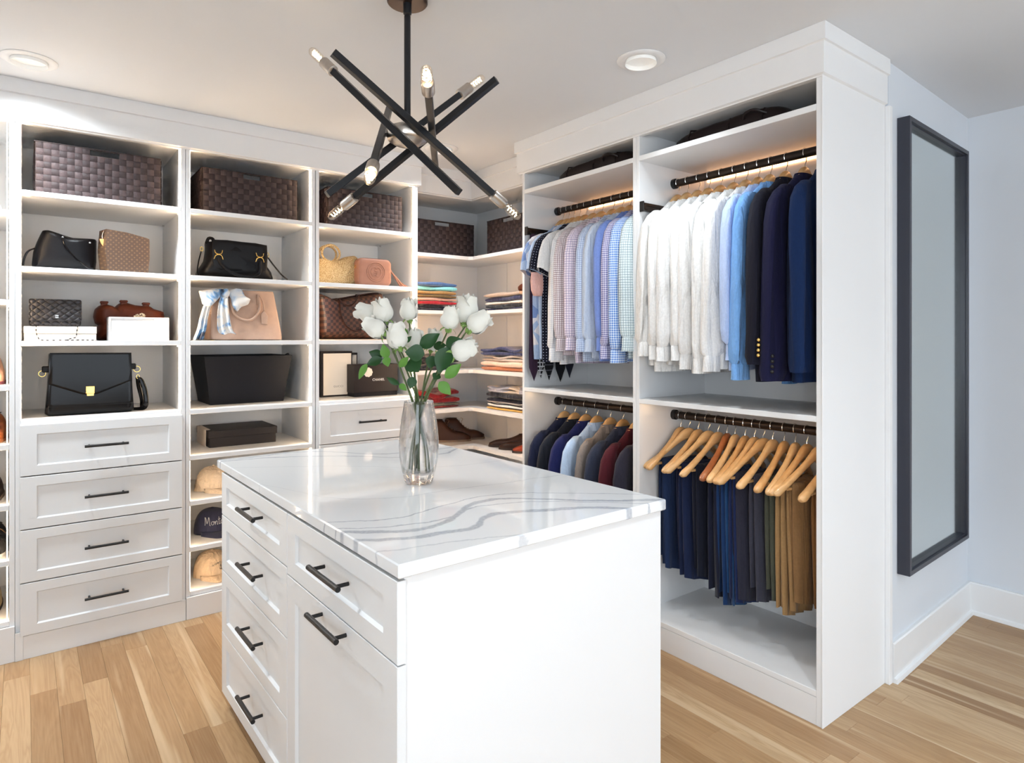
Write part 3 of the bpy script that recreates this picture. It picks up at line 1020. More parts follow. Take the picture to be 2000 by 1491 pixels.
# ---- upper left bay
UL = [2.716, 2.672, 2.628, 2.580, 2.530, 2.468, 2.405, 2.325, 2.262, 2.205, 2.150, 2.093, 2.032]
ULs = [
    ('blue and white tie-dye short-sleeved shirt next to the ties', W('tie_dye', lin(170, 190, 220), kind='patches', col2=lin(120, 145, 195), col3=lin(230, 225, 228), p=.055), 'short', .85),
    ('pale blue short-sleeved shirt with pink sleeve lining near the ties', W('pale_blue_linen', lin(182, 200, 226)), 'short', .84),
    ('black short-sleeved shirt with tiny white dots', W('black_dots', lin(20, 22, 38), kind='dots', col2=lin(190, 195, 220), p=.016, w=.14), 'short', .86),
    ('plain white short-sleeved shirt in the upper left bay', W('white_tee', (.79, .785, .78)), 'short', .85),
    ('white shirt with a faint grey grid, beside the white short-sleeved one', W('faint_grid', (.80, .795, .79), kind='check', col2=lin(205, 205, 212), p=.011, w=.16), 'long', .86),
    ('white shirt with a fine brown check', W('brown_check', lin(232, 224, 226), kind='check', col2=lin(120, 84, 96), p=.0105, w=.18), 'long', .82),
    ('pale pink shirt with a lavender grid check', W('lavender_check', lin(236, 222, 232), kind='check', col2=lin(112, 104, 158), p=.0125, w=.13), 'long', .86),
    ('pale blue shirt with a fine slate grid check', W('slate_check', lin(206, 218, 238), kind='check', col2=lin(96, 112, 158), p=.0095, w=.15), 'long', .84),
    ('plain pale grey-blue shirt beside the periwinkle shirt', W('grey_blue', lin(196, 206, 222)), 'long', .83),
    ('plain periwinkle blue shirt in the upper left bay', W('periwinkle', lin(120, 144, 208)), 'long', .84),
    ('violet and white small gingham shirt', W('violet_gingham', lin(225, 222, 238), kind='gingham', col2=lin(92, 88, 150), p=.010), 'long', .82),
    ('bright blue and white gingham shirt', W('blue_gingham', lin(222, 234, 248), kind='gingham', col2=lin(66, 122, 206), p=.011), 'long', .84),
    ('pale green shirt with a fine teal grid, last before the divider', W('teal_check', lin(214, 224, 226), kind='check', col2=lin(104, 134, 144), p=.0115, w=.14), 'long', .82),
]
for i, (lab, mt, sl, ln) in enumerate(ULs):
    y = UL[i]
    g = garment('shirt', lab, 'shirt', y, 2.08, 5 + 2 * math.sin(i * 2.1), mt, length=ln, sleeve=sl, slen=.80 + .03 * math.sin(i * 1.9), thick=.022, seed=80 + i, group='shirts in the upper left bay')
    if i == 1:
        MB().loft([sup(-.226, .006, a, b, z, n=18, p=.9, q=.9, fold=.004, nf=2) for a, b, z in ((.060, .022, -.375, ), (.066, .026, -.42), (.060, .026, -.47), (.045, .018, -.50))], True, True).build('pink_lining', W('pink_cotton', lin(232, 186, 178)), g, w=False, smooth=70)
    hanger(y, 2.08, 5 + 2 * math.sin(i * 2.1), 'wooden hanger holding the ' + lab.split(' next to')[0].split(' near ')[0].split(', ')[0], bar=False)

# ---- lower left bay
LLs = [('dark ink navy zip knit, first from the corner in the lower left bay', lin(26, 32, 58)), ('black-blue fleece pullover beside the ink navy knit', lin(28, 32, 42)), ('deep navy quarter-zip pullover beside the pale blue one', lin(28, 34, 84)),
       ('pale blue hooded pullover in the lower left bay', lin(178, 202, 232)), ('taupe grey knit pullover beside the pale blue one', lin(132, 122, 116)), ('charcoal slate pullover between taupe and burgundy knits', lin(48, 54, 72)),
       ('burgundy knit pullover in the lower left bay', lin(78, 24, 34)), ('dark charcoal knit pullover cut off by the divider', lin(44, 42, 54))]
LL = [2.703, 2.618, 2.529, 2.444, 2.347, 2.258, 2.168, 2.075]
for i, (lab, c) in enumerate(LLs):
    y = LL[i]
    garment('pullover', lab, 'pullover', y, .993, 6, W('knit_%s' % lab.split()[0], c, wrinkle=.25, sheen=.08), length=.72, slen=.66, thick=.034, seed=120 + i, group='knitwear in the lower left bay', cuff=True, collar_h=.05, broad=1.0)
    hanger(y, .993, 6, 'wooden hanger holding the ' + lab.split(', ')[0].split(' beside')[0].split(' in the')[0].split(' between')[0].split(' cut')[0], bar=False)

# ---- lower right bay: trousers folded over the hanger bars
TY = [1.897, 1.852, 1.800, 1.745, 1.695, 1.650, 1.610, 1.562, 1.518, 1.478, 1.436, 1.386, 1.339, 1.292, 1.239, 1.180]
TYAW = [3.5, -17, 1, -11, -1.5, 13, 11.6, 7.3, -.7, -11.6, 2, 8.7, 9.1, -1.3, -11.6, .7]
TC = [('dark indigo jeans', lin(24, 40, 70)), ('dark indigo jeans', lin(28, 46, 80)), ('ink navy trousers', lin(26, 30, 58)), ('navy trousers', lin(22, 34, 66)), ('black-navy trousers', lin(18, 22, 38)), ('midnight trousers', lin(20, 24, 44)),
      ('bright blue chinos', lin(20, 50, 92)), ('blue chinos', lin(28, 66, 110)), ('deep blue chinos', lin(22, 36, 76)), ('charcoal trousers', lin(42, 42, 56)), ('dark grey trousers', lin(58, 58, 70)), ('olive trousers', lin(72, 74, 62)),
      ('khaki chinos', lin(158, 124, 82)), ('sand khaki chinos', lin(150, 116, 76)), ('brown khaki chinos', lin(132, 98, 62)), ('tan brown chinos', lin(126, 86, 48))]
THEM = [.30, .285, .29, .275, .30, .235, .215, .225, .25, .265, .28, .30, .262, .29, .33, .30]


def trousers(i):
    rn = random.Random(300 + i)
    nm, c = TC[i]
    mt = cloth('twill_%d' % i, c, wrinkle=.3, sheen=.1, wsc=18)
    lab = f'{nm} on a hanger, {ORD[i]} from the left in the lower right bay'
    t = thing('folded_trousers', lab, 'trousers', (2.44, TY[i], .993), math.radians(TYAW[i]), 'trousers in the lower right bay')
    zb = -.199
    drop = .993 + zb - THEM[i]
    cx = -.035 + rn.uniform(-.012, .012)
    for kx, (nm2, sgn, ln) in enumerate((('leg_fold', -1, drop), ('waist_fold', 1, drop * rn.uniform(.84, .95)))):
        rings = []; ph = rn.uniform(0, 6)
        for k in range(13):
            s_ = k / 12
            z = zb + .012 - ln * s_ if k else zb + .014
            if k == 0: a, b, y = .098, .003, sgn * .002
            elif k == 1: a, b, y, z = .105, .009, sgn * .008, zb + .004
            else:
                a = .108 - .022 * s_ * (1 if kx == 0 else .4); b = .010 + .008 * math.sin(PI * min(1, s_ * 1.1)); y = sgn * (.010 + .006 * s_)
            rings.append(sup(cx + (.012 * s_ if kx else -.010 * s_), .010 + y, a, b, z, n=24, p=.85, q=.8, fold=.0075 * s_ ** .7, nf=2.4, ph=ph + .4 * s_, tilt=(.012 if kx else -.018) * s_))
        for dz, a in ((.001, 1.04), (.0, 1.04)):
            pass
        MB().loft(rings, True, True).build(nm2, mt, t, w=False, smooth=70)


for i in range(16):
    trousers(i)
    hanger(TY[i], .993, TYAW[i], (f'cherry red wooden hanger, sixth on the lower right rod' if i == 5 else f'light wooden trouser hanger, {ORD[i]} from the left on the lower right rod'), red=(i == 5), group='wooden hangers' if i != 5 else None)

# ---- ties on the pull-out bar beside the corner
TI = [('plum purple tie, the nearest on the tie bar', cloth('plum_silk', lin(58, 38, 58), rough=.45, wrinkle=.1), 2.236, 1.118, .078),
      ('black and white checked tie behind the plum one', cloth('check_silk', lin(20, 20, 26), kind='check', col2=lin(210, 210, 214), p=.022, w=.3, rough=.5, wrinkle=.1), 2.285, 1.130, .072),
      ('black tie with fine stripes behind the checked one', cloth('stripe_silk', lin(18, 18, 24), kind='hstripe', col2=lin(120, 118, 130), p=.03, w=.12, rough=.5, wrinkle=.1), 2.345, 1.118, .072),
      ('plain black tie deep inside the upper left bay', cloth('black_silk', lin(16, 16, 22), rough=.5, wrinkle=.1), 2.43, 1.105, .08),
      ('dark slate tie at the back of the tie bar', cloth('slate_silk', lin(40, 40, 54), rough=.5, wrinkle=.1), 2.50, 1.125, .072)]
for lab, mt, x, zt, wd in TI:
    t = thing('necktie', lab, 'tie', (x, 2.733, 1.925), 0, 'ties on the pull-out bar')
    L_ = 1.925 - zt
    def blade(h0, Ln, y, th):
        rings = []
        for k in range(12):
            s_ = k / 11
            hw = (.021 + (h0 / 2 - .021) * min(1, s_ / .88) ** 1.2)
            z = -Ln * s_
            if s_ > .9:
                hw = h0 / 2 * max(.02, (1 - s_) / .1)
            rings.append([(-hw, y, z), (0, y - th, z), (hw, y, z), (0, y + th * .6, z)])
        return rings
    MB().loft(blade(wd, L_, -.006, .004)).build('front_blade', mt, t, w=False, smooth=30)
    MB().loft(blade(wd * .6, L_ * .86, .004, .003)).build('tail_blade', mt, t, w=False, smooth=30)
    MB().tube([(-.021, -.004, 0), (-.021, .002, .012), (-.021, .006, 0)], .002, 6).tube([(.021, -.004, 0), (.021, .002, .012), (.021, .006, 0)], .002, 6).box(-.021, .021, -.007, .006, -.004, .004, .001).build('loop', M['black'], t, w=False)
# ================================================================== baskets
M['weave'] = mat('dark_woven_paper', lin(46, 36, 36), .6, spec=.25, noise=.35, nscale=60, bump=.35, bscale=260)
M['weave2'] = mat('dark_woven_paper_light', lin(64, 52, 52), .6, spec=.25, noise=.3, nscale=60, bump=.35, bscale=260)
M['liner'] = mat('basket_liner', lin(40, 30, 28), .8)


def ribbon(n, cell, wid, start, skip=()):
    """woven strip of n cells along local x; over/under in y; cells in skip are left open"""
    mb = MB()
    runs = []; cur = []
    for c in range(n):
        if c in skip:
            if cur: runs.append(cur); cur = []
        else: cur.append(c)
    if cur: runs.append(cur)
    for r in runs:
        secs = []
        for c in r:
            up = (c + start) % 2 == 0
            y = -.0034 if up else -.0006
            for f in (.10, .5, .90):
                yy = y - (.0006 if f == .5 else 0)
                x = (c + f) * cell
                secs.append([(x, yy + .0009, -wid / 2), (x, yy, -wid / 2 + .003), (x, yy - .0003, 0), (x, yy, wid / 2 - .003), (x, yy + .0009, wid / 2)])
        mb.loft(secs, closed=False)
    return mb


def basket(label, loc, rotz, nx, ny, nz, cell, hole, group='woven storage baskets'):
    """front faces local -y; origin at front bottom centre"""
    w, d, h = nx * cell, ny * cell, nz * cell
    t = thing('woven_basket', label, 'basket', loc, rotz, group)
    mb = MB()
    x0, x1 = -w / 2, w / 2
    ha, hb = x0 + hole[0] * cell, x0 + hole[1] * cell
    zt = h; zh = h - cell * 1.05
    T = .006
    mb.box(x0, ha, 0, T, 0, zt); mb.box(hb, x1, 0, T, 0, zt); mb.box(ha, hb, 0, T, 0, zh); mb.box(ha, hb, 0, T, zt - .006, zt)
    mb.box(x0, x0 + T, T, d, 0, zt); mb.box(x1 - T, x1, T, d, 0, zt); mb.box(x0 + T, x1 - T, d - T, d, 0, zt); mb.box(x0 + T, x1 - T, T, d - T, 0, .006)
    mb.build('liner', M['liner'], t, w=False, smooth=0)
    cut = list(range(hole[0], hole[1]))
    hs = {}
    for j in range(nz):
        for nm, n, sk in (('f', nx, tuple(cut) if j == nz - 1 else ()), ('s', ny, ())):
            k = (n, j % 2, sk)
            if k not in hs: hs[k] = ribbon(n, cell, cell * .96, j % 2, sk).mesh('woven_strip', M['weave2'], 60, False)
        zc = (j + .5) * cell
        link('woven_strip', hs[(nx, j % 2, tuple(cut) if j == nz - 1 else ())], t, (x0, 0, zc))
        link('woven_strip', hs[(ny, j % 2, ())], t, (x0, d, zc), (0, 0, -PI / 2))
        link('woven_strip', hs[(ny, j % 2, ())], t, (x1, 0, zc), (0, 0, PI / 2))
    vs = {}
    for i in range(nx):
        sk = (nz - 1,) if i in cut else ()
        k = (i % 2, sk)
        if k not in vs: vs[k] = ribbon(nz, cell, cell * .96, (i + 1) % 2, sk).mesh('woven_strip', M['weave'], 60, False)
        link('woven_strip', vs[k], t, (x0 + (i + .5) * cell, 0, 0), (0, -PI / 2, 0))
    for i in range(ny):
        k = (i % 2, ())
        if k not in vs: vs[k] = ribbon(nz, cell, cell * .96, (i + 1) % 2, ()).mesh('woven_strip', M['weave'], 60, False)
        for xx, rz, yy in ((x0, -PI / 2, d - (i + .5) * cell), (x1, PI / 2, (i + .5) * cell)):
            o = link('woven_strip', vs[k], t)
            o.matrix_basis = Matrix.Translation((xx, yy, 0)) @ Matrix.Rotation(rz, 4, 'Z') @ Matrix.Rotation(-PI / 2, 4, 'Y')
    MB().tube([(x0, -.002, zt), (x1, -.002, zt), (x1 + .002, d, zt), (x0 - .002, d, zt), (x0 - .002, -.002, zt)], .0028, 6).build('rim', M['weave'], t, w=False)
    return t


basket('dark woven basket on the top shelf above the black tote', (.2825, 3.45, 1.981), 0, 17, 13, 8, .0283, (7, 11))
basket('dark woven basket on the top shelf above the gold-buckled black handbag', (.9415, 3.45, 1.981), 0, 17, 13, 8, .0275, (7, 10))
basket('dark woven basket on the top shelf above the straw bag', (1.577, 3.45, 1.981), 0, 17, 13, 8, .0268, (7, 10))
basket('dark woven basket on the corner shelf, left of the corner', (2.176, 3.60, 1.893), 0, 18, 10, 8, .0275, (7, 11))
basket('dark woven basket on the corner shelf, right of the corner', (2.42, 3.183, 1.893), -PI / 2, 18, 8, 8, .0278, (6, 10))
bc = MB().puff([(.86, 2.10), (.90, 2.17), (.98, 2.185), (1.03, 2.15), (1.02, 2.10), (.94, 2.09)], 3.53, .08, noise=.003).build('folded_cloth', cloth('cobalt_cloth', lin(26, 60, 160)), None)
tag(bc, 'cobalt blue cloth glimpsed inside the basket above the black handbag', 'cloth')

# ================================================================== bags and boxes, bay with drawers
leather = lambda n, c, r=.35, b_=.25, sp=.22: mat(n, c, r, noise=.15, nscale=25, bump=b_, bscale=420, spec=sp)
M['blk'] = leather('black_leather', lin(16, 15, 17), .34, sp=.2)
M['blkgloss'] = leather('polished_black_leather', lin(13, 11, 12), .14, .05, sp=.22)
M['brn'] = leather('chestnut_leather', lin(92, 42, 24), .42)
M['blush'] = leather('blush_leather', lin(196, 165, 145), .42, .1)
M['tan'] = leather('tan_leather', lin(150, 106, 88), .5, .2)
M['cream'] = mat('cream_card', lin(240, 226, 212), .55, noise=.02)
M['whitebox'] = mat('white_lacquer_box', (.80, .80, .80), .3, noise=.01)
M['dkcard'] = mat('dark_brown_card', lin(34, 28, 27), .5, noise=.08, spec=.25)
M['blkcard'] = mat('black_card', lin(19, 20, 26), .55, noise=.08, spec=.22)


def torus(mb, c, R_, r, axis='y', n=18, m=6, sx=1.0):
    pts = []
    for k in range(n + 1):
        a = 2 * PI * k / n
        u, v = R_ * math.cos(a) * sx, R_ * math.sin(a)
        pts.append({'y': (c[0] + u, c[1], c[2] + v), 'x': (c[0], c[1] + u, c[2] + v), 'z': (c[0] + u, c[1] + v, c[2])}[axis])
    return mb.tube(pts, r, m)


# black slouchy tote
t = thing('tote_bag', 'slouchy black leather tote with a drooping handle beside the monogram pouch', 'handbag', (.155, 3.58, 1.658))
MB().puff([(.034, 1.661), (.036, 1.74), (.050, 1.788), (.068, 1.834), (.089, 1.838), (.135, 1.824), (.183, 1.812), (.258, 1.815), (.274, 1.806), (.268, 1.661), (.15, 1.660)], 3.58, .17, sub=3, mrings=12, edge=.36, belly=.7, noise=.004, seed=4, zmin=1.659).build('body', M['blk'], t)
MB().tube(curve([(.045, 3.55, 1.755), (.018, 3.52, 1.735), (.004, 3.50, 1.70), (-.001, 3.50, 1.667)]), .0055, 8, flat=.6).build('handle', M['blk'], t)
MB().tube(curve([(.140, 3.495, 1.802), (.150, 3.483, 1.765), (.185, 3.475, 1.715), (.232, 3.470, 1.675), (.255, 3.468, 1.668)]), .006, 8, flat=.6).build('handle', M['blkgloss'], t)
for x, z in ((.141, 1.806), (.243, 1.79)):
    MB().lathe([(.0004, 0), (.0045, 0), (.004, .002), (.0004, .0028)], 10).build('rivet', M['chrome'], t, w=False, loc=(x - .155, 3.497 - 3.58, z - 1.658), rot=(PI / 2, 0, 0))

# monogram pouch
def monogram():
    m, nt, b = nmat('monogram_canvas')
    N, L = nt.nodes, nt.links
    tc = N.new('ShaderNodeTexCoord'); sp = N.new('ShaderNodeSeparateXYZ'); L.new(tc.outputs['Object'], sp.inputs[0])
    P = .021
    u = mth(nt, 'MULTIPLY', mth(nt, 'ADD', sp.outputs[0], mth(nt, 'MULTIPLY', sp.outputs[1], .6)), 1 / P); v = mth(nt, 'MULTIPLY', sp.outputs[2], 1 / P)
    a = mth(nt, 'ADD', u, v); c = mth(nt, 'SUBTRACT', u, v)
    fa = mth(nt, 'ABSOLUTE', mth(nt, 'SUBTRACT', mth(nt, 'FRACT', a), .5)); fc = mth(nt, 'ABSOLUTE', mth(nt, 'SUBTRACT', mth(nt, 'FRACT', c), .5))
    # four-petalled motif: small cross of petals around each lattice point
    big = mth(nt, 'MAXIMUM', fa, fc); small = mth(nt, 'MINIMUM', fa, fc)
    g = mth(nt, 'MULTIPLY', mth(nt, 'LESS_THAN', big, .24), mth(nt, 'LESS_THAN', small, .085))
    g2 = mth(nt, 'MULTIPLY', mth(nt, 'LESS_THAN', big, .25), mth(nt, 'GREATER_THAN', big, .19))
    alt = mth(nt, 'LESS_THAN', mth(nt, 'FRACT', mth(nt, 'MULTIPLY', mth(nt, 'ADD', mth(nt, 'FLOOR', a), mth(nt, 'FLOOR', c)), .5)), .25)
    f = mth(nt, 'MAXIMUM', g, mth(nt, 'MULTIPLY', g2, alt))
    L.new(mixc(nt, mth(nt, 'MULTIPLY', f, .55), lin(82, 60, 45), lin(138, 106, 70)), b.inputs['Base Color'])
    b.inputs['Roughness'].default_value = .45
    return m


M['mono'] = monogram()
t = thing('pouch_bag', 'brown monogram pouch with a tan zip pull beside the black tote', 'pouch', (.39, 3.50, 1.658))
front = [(.306, 1.659), (.472, 1.659), (.478, 1.812), (.468, 1.828), (.304, 1.855)]
rg = []
for yy, k, dz in ((3.462, .0, 0), (3.458, .004, 0), (3.458, .5, 0)):
    pass
bd = MB()
cxp, czp = .39, 1.75
def ringp(y, sc, dx=0):
    return [(cxp + (x - cxp) * sc + dx, y, max(1.6585, czp + (z - czp) * sc)) for x, z in smooth_poly(front, 2)]
bd.loft([ringp(3.458, .97), ringp(3.460, .99), ringp(3.466, 1.0), ringp(3.50, .985, -.012), ringp(3.535, .97, -.024), ringp(3.54, .93, -.026)])
bd.build('body', M['mono'], t, smooth=35)
MB().tube([(.292, 3.500, 1.848), (.455, 3.500, 1.8235)], .0035, 6).build('zip_tape', M['brn'], t)
MB().tube(curve([(.297, 3.49, 1.850), (.290, 3.488, 1.83), (.2905, 3.486, 1.812)]), .003, 8, flat=.5).build('zip_cord', M['cream'], t)
MB().puff([(.279, 1.809), (.305, 1.810), (.300, 1.79), (.293, 1.776), (.284, 1.79)], 3.484, .005, sub=2, edge=.2).build('zip_pull', mat('honey_leather', lin(226, 166, 100), .5), t)

# quilted wallet on its white box
bx = thing('gift_box', 'flat cream box under the quilted black bag', 'box', (.1335, 3.53, 1.341))
MB().box(.003, .264, 3.45, 3.61, 1.3415, 1.372, .0015).build('tray', M['cream'], bx, smooth=0)
MB().box(.0015, .2655, 3.4485, 3.6115, 1.3725, 1.4045, .002).build('lid', M['cream'], bx, smooth=0)


def quilt():
    m, nt, b = nmat('quilted_black_leather')
    N, L = nt.nodes, nt.links
    tc = N.new('ShaderNodeTexCoord'); sp = N.new('ShaderNodeSeparateXYZ'); L.new(tc.outputs['Object'], sp.inputs[0])
    P = .0335
    u = mth(nt, 'MULTIPLY', sp.outputs[0], 1 / P); v = mth(nt, 'MULTIPLY', sp.outputs[2], 1 / (P * .82))
    pa = mth(nt, 'ABSOLUTE', mth(nt, 'SINE', mth(nt, 'MULTIPLY', mth(nt, 'ADD', u, v), PI)))
    pb = mth(nt, 'ABSOLUTE', mth(nt, 'SINE', mth(nt, 'MULTIPLY', mth(nt, 'SUBTRACT', u, v), PI)))
    h = mth(nt, 'POWER', mth(nt, 'MULTIPLY', pa, pb), .45)
    bp = N.new('ShaderNodeBump'); bp.inputs['Strength'].default_value = .9; bp.inputs['Distance'].default_value = .005
    L.new(h, bp.inputs['Height']); L.new(bp.outputs['Normal'], b.inputs['Normal'])
    L.new(mixc(nt, h, lin(12, 12, 14), lin(44, 42, 48)), b.inputs['Base Color'])
    b.inputs['Roughness'].default_value = .38
    return m


M['quilt'] = quilt()
t = thing('quilted_bag', 'small quilted black chain bag standing on the cream box', 'handbag', (.115, 3.50, 1.4048))
MB().puff(rrect(.0205, .2095, 1.4050, 1.524, .012, 3), 3.50, .050, sub=1, mrings=10, edge=.10, belly=.6).build('body', M['quilt'], t, smooth=50)
MB().puff(rrect(.0195, .2105, 1.428, 1.5255, .008, 3), 3.4765, .012, sub=1, mrings=6, edge=.06, belly=.5).build('flap', M['quilt'], t, smooth=50)
em = MB()
for sx in (-1, 1):
    pts = []
    for k in range(11):
        a = math.radians(48 + 264 * k / 10)
        pts.append((.119 + sx * (.0026 + .0062 * math.cos(a)), 3.469, 1.449 + .0058 * math.sin(a)))
    em.tube(pts, .0011, 6)
em.build('interlocked_emblem', M['chrome'], t)
def chain(mb, pts, step=.0085):
    P = curve(pts, 24); acc = 0; k = 0; last = P[0]
    for a, b in zip(P, P[1:]):
        acc += (b - a).length
        if acc > step:
            acc = 0; k += 1
            d = (b - a).normalized()
            mb.tube([a - d * .0042, a + d * .0042], .0021 if k % 2 else .0014, 5, m=(k % 2))
c1 = MB(); chain(c1, [(.045, 3.472, 1.408), (.045, 3.444, 1.403), (.045, 3.443, 1.38), (.052, 3.442, 1.355), (.068, 3.438, 1.3445), (.15, 3.434, 1.3445), (.21, 3.430, 1.3445), (.268, 3.434, 1.3445)])
c1.build('chain_strap', [M['chrome'], M['blk']], t)
c2 = MB(); chain(c2, [(.193, 3.472, 1.408), (.193, 3.444, 1.403), (.190, 3.443, 1.38), (.187, 3.441, 1.358), (.170, 3.439, 1.352), (.155, 3.430, 1.3445), (.195, 3.425, 1.3450), (.225, 3.424, 1.3445)])
c2.build('chain_strap', [M['chrome'], M['blk']], t)

# chestnut bag behind a white box
t = thing('slouchy_bag', 'chestnut brown slouchy handbag behind the white box', 'handbag', (.43, 3.66, 1.341))
MB().puff([(.268, 1.456), (.274, 1.491), (.29, 1.509), (.312, 1.516), (.338, 1.511), (.353, 1.503), (.372, 1.522), (.402, 1.527), (.441, 1.516), (.5, 1.511), (.52, 1.498), (.566, 1.484), (.572, 1.40), (.570, 1.343), (.283, 1.343), (.279, 1.39), (.285, 1.415), (.274, 1.425)], 3.66, .17, sub=3, mrings=12, edge=.38, belly=.7, noise=.0075, seed=9, zmin=1.3425).build('body', M['brn'], t)
for x, z in ((.308, 1.515), (.388, 1.522), (.483, 1.514)):
    MB().box(x - .0135, x + .0135, 3.605, 3.63, z - .040, z + .008, .003).box(x - .0165, x + .0165, 3.600, 3.633, z + .004, z + .015, .003).build('handle_tab', M['brn'], t, smooth=0)
    MB().lathe([(.0004, 0), (.0042, 0), (.003, .002), (.0004, .0026)], 10).build('rivet', M['gold'], t, w=False, loc=(x - .43, 3.604 - 3.66, z - .012 - 1.341), rot=(PI / 2, 0, 0))
MB().tube(curve([(.388, 3.60, 1.50), (.384, 3.585, 1.47), (.41, 3.575, 1.455), (.46, 3.57, 1.452), (.483, 3.58, 1.478), (.483, 3.60, 1.50)]), .006, 8).build('handle', M['brn'], t)
w = thing('keepsake_box', 'white lacquered box with tiny screws in front of the chestnut bag', 'box', (.435, 3.50, 1.341))
wb = MB(); wb.box(.313, .558, 3.453, 3.56, 1.3415, 1.451, .0015); wb.build('body', M['whitebox'], w, smooth=0)
fr = MB(); fr.loft([[(x, y, z) for x, z in rrect(.313 + i, .558 - i, 1.3415 + i, 1.451 - i, .002, 2)] for i, y in ((0, 3.453), (0, 3.447), (.006, 3.447), (.007, 3.451))], False, True)
fr.build('front_frame', M['whitebox'], w, smooth=0)
for x, z in ((.371, 1.440), (.491, 1.441), (.371, 1.354), (.491, 1.354)):
    MB().lathe([(.0003, 0), (.0022, 0), (.0018, .0012), (.0003, .0014)], 8).build('screw', M['chrome'], w, w=False, loc=(x - .435, 3.4508 - 3.50, z - 1.341), rot=(PI / 2, 0, 0))
br = thing('brooch', 'small pale beaded ornament on top of the white box', 'ornament', (.44, 3.49, 1.4512))
rn = random.Random(5)
bd = MB()
for k in range(26):
    x = rn.uniform(.418, .462); z = 1.4545 + rn.uniform(0, 1) * (.017 - abs(x - .446) * .45); y = 3.488 + rn.uniform(-.008, .008); r = rn.uniform(.0028, .0042)
    bd.lathe([(.0004, -r), (r * .8, -r * .6), (r, 0), (r * .8, r * .6), (.0004, r)], 7, (x, y, z))
bd.box(.417, .463, 3.48, 3.496, 1.4513, 1.4545, .001)
bd.build('beads', mat('pearl_beads', lin(214, 196, 168), .25, noise=.2, nscale=80), br)

# polished black satchel
t = thing('satchel', 'polished black leather satchel with a gold clasp above the drawers', 'satchel', (.248, 3.53, 1.006))
MB().puff(smooth_poly([(.091, 1.284), (.25, 1.286), (.406, 1.282), (.412, 1.14), (.420, 1.016), (.408, 1.0068), (.25, 1.0066), (.088, 1.0068), (.076, 1.016), (.085, 1.14)], 1), 3.545, .125, sub=1, mrings=12, edge=.07, belly=.5).build('body', M['blkgloss'], t, smooth=50)
# front flap: envelope shape over a straight-edged lower flap
fl = [(.094, 1.286), (.403, 1.283), (.412, 1.055), (.404, 1.047), (.092, 1.047), (.084, 1.055)]
MB().puff(fl, 3.478, .012, sub=1, mrings=6, edge=.04, belly=.4).build('lower_flap', M['blkgloss'], t, smooth=40)
MB().puff([(.093, 1.2885), (.404, 1.2855), (.4075, 1.156), (.270, 1.098), (.214, 1.098), (.0865, 1.150)], 3.470, .010, sub=1, mrings=6, edge=.05, belly=.4).build('envelope_flap', M['blkgloss'], t, smooth=40)
MB().box(.2255, .2585, 3.4575, 3.465, 1.103, 1.136, .0015).box(.2285, .2555, 3.456, 3.459, 1.092, 1.104, .001).build('clasp', M['gold'], t, smooth=0)
sb = MB(); torus(sb, (.4335, 3.53, 1.205), .014, .0018, 'y'); torus(sb, (.0675, 3.53, 1.195), .013, .0018, 'y'); torus(sb, (.438, 3.53, 1.168), .010, .0016, 'y', sx=.6)
sb2 = sb.build('ring', M['gold'], t)
MB().box(.405, .430, 3.52, 3.545, 1.205, 1.232, .004).build('strap_tab', M['blk'], t, smooth=0)
MB().box(.066, .092, 3.52, 3.545, 1.20, 1.228, .004).build('strap_tab', M['blk'], t, smooth=0)
MB().tube(curve([(.437, 3.53, 1.160), (.452, 3.53, 1.15), (.468, 3.525, 1.10), (.472, 3.52, 1.05), (.466, 3.525, 1.02), (.44, 3.54, 1.0125), (.41, 3.56, 1.0125)]), .010, 8, flat=.25, up=(0, 1, 0)).build('strap', M['blkgloss'], t)
MB().tube(curve([(.440, 3.55, 1.165), (.446, 3.56, 1.12), (.460, 3.57, 1.06), (.462, 3.58, 1.015)]), .010, 8, flat=.25, up=(0, 1, 0)).build('strap', M['blkgloss'], t)

# ================================================================== second bay
t = thing('leather_handbag', 'black leather handbag with gold horseshoe buckles and a shoulder strap', 'handbag', (.89, 3.56, 1.658))
MB().puff([(.745, 1.845), (.776, 1.850), (.907, 1.850), (1.036, 1.842), (1.045, 1.80), (1.040, 1.746), (1.068, 1.705), (1.072, 1.6615), (.90, 1.660), (.706, 1.6615), (.708, 1.695), (.738, 1.75), (.745, 1.81)], 3.57, .17, sub=3, mrings=12, edge=.34, belly=.7, noise=.003, seed=2, zmin=1.6592).build('body', M['blk'], t)
MB().puff([(.760, 1.852), (.907, 1.853), (1.030, 1.846), (1.030, 1.72), (1.00, 1.700), (.80, 1.700), (.765, 1.72)], 3.493, .02, sub=2, mrings=6, edge=.12).build('front_flap', M['blk'], t)
for x, z in ((.786, 1.777), (.988, 1.777)):
    hb = MB()
    hb.tube(curve([(x - .019, 3.474, z + .022), (x - .014, 3.470, z + .006), (x, 3.469, z + .001), (x + .014, 3.470, z + .006), (x + .019, 3.474, z + .022)]), .0027, 6)
    hb.tube(curve([(x - .021, 3.474, z - .024), (x - .014, 3.470, z - .007), (x, 3.469, z - .001), (x + .014, 3.470, z - .007), (x + .021, 3.474, z - .024)]), .0027, 6)
    hb.build('horseshoe_buckle', M['gold'], t)
MB().tube(curve([(.782, 3.472, 1.757), (.80, 3.463, 1.725), (.84, 3.455, 1.690), (.90, 3.45, 1.671), (.955, 3.452, 1.676), (.985, 3.462, 1.70), (.990, 3.472, 1.757)]), .008, 8).build('handle', M['blk'], t)
MB().tube(curve([(.716, 3.53, 1.79), (.703, 3.52, 1.74), (.695, 3.51, 1.69), (.699, 3.50, 1.666)]), .009, 8, flat=.35).build('strap', M['blk'], t)
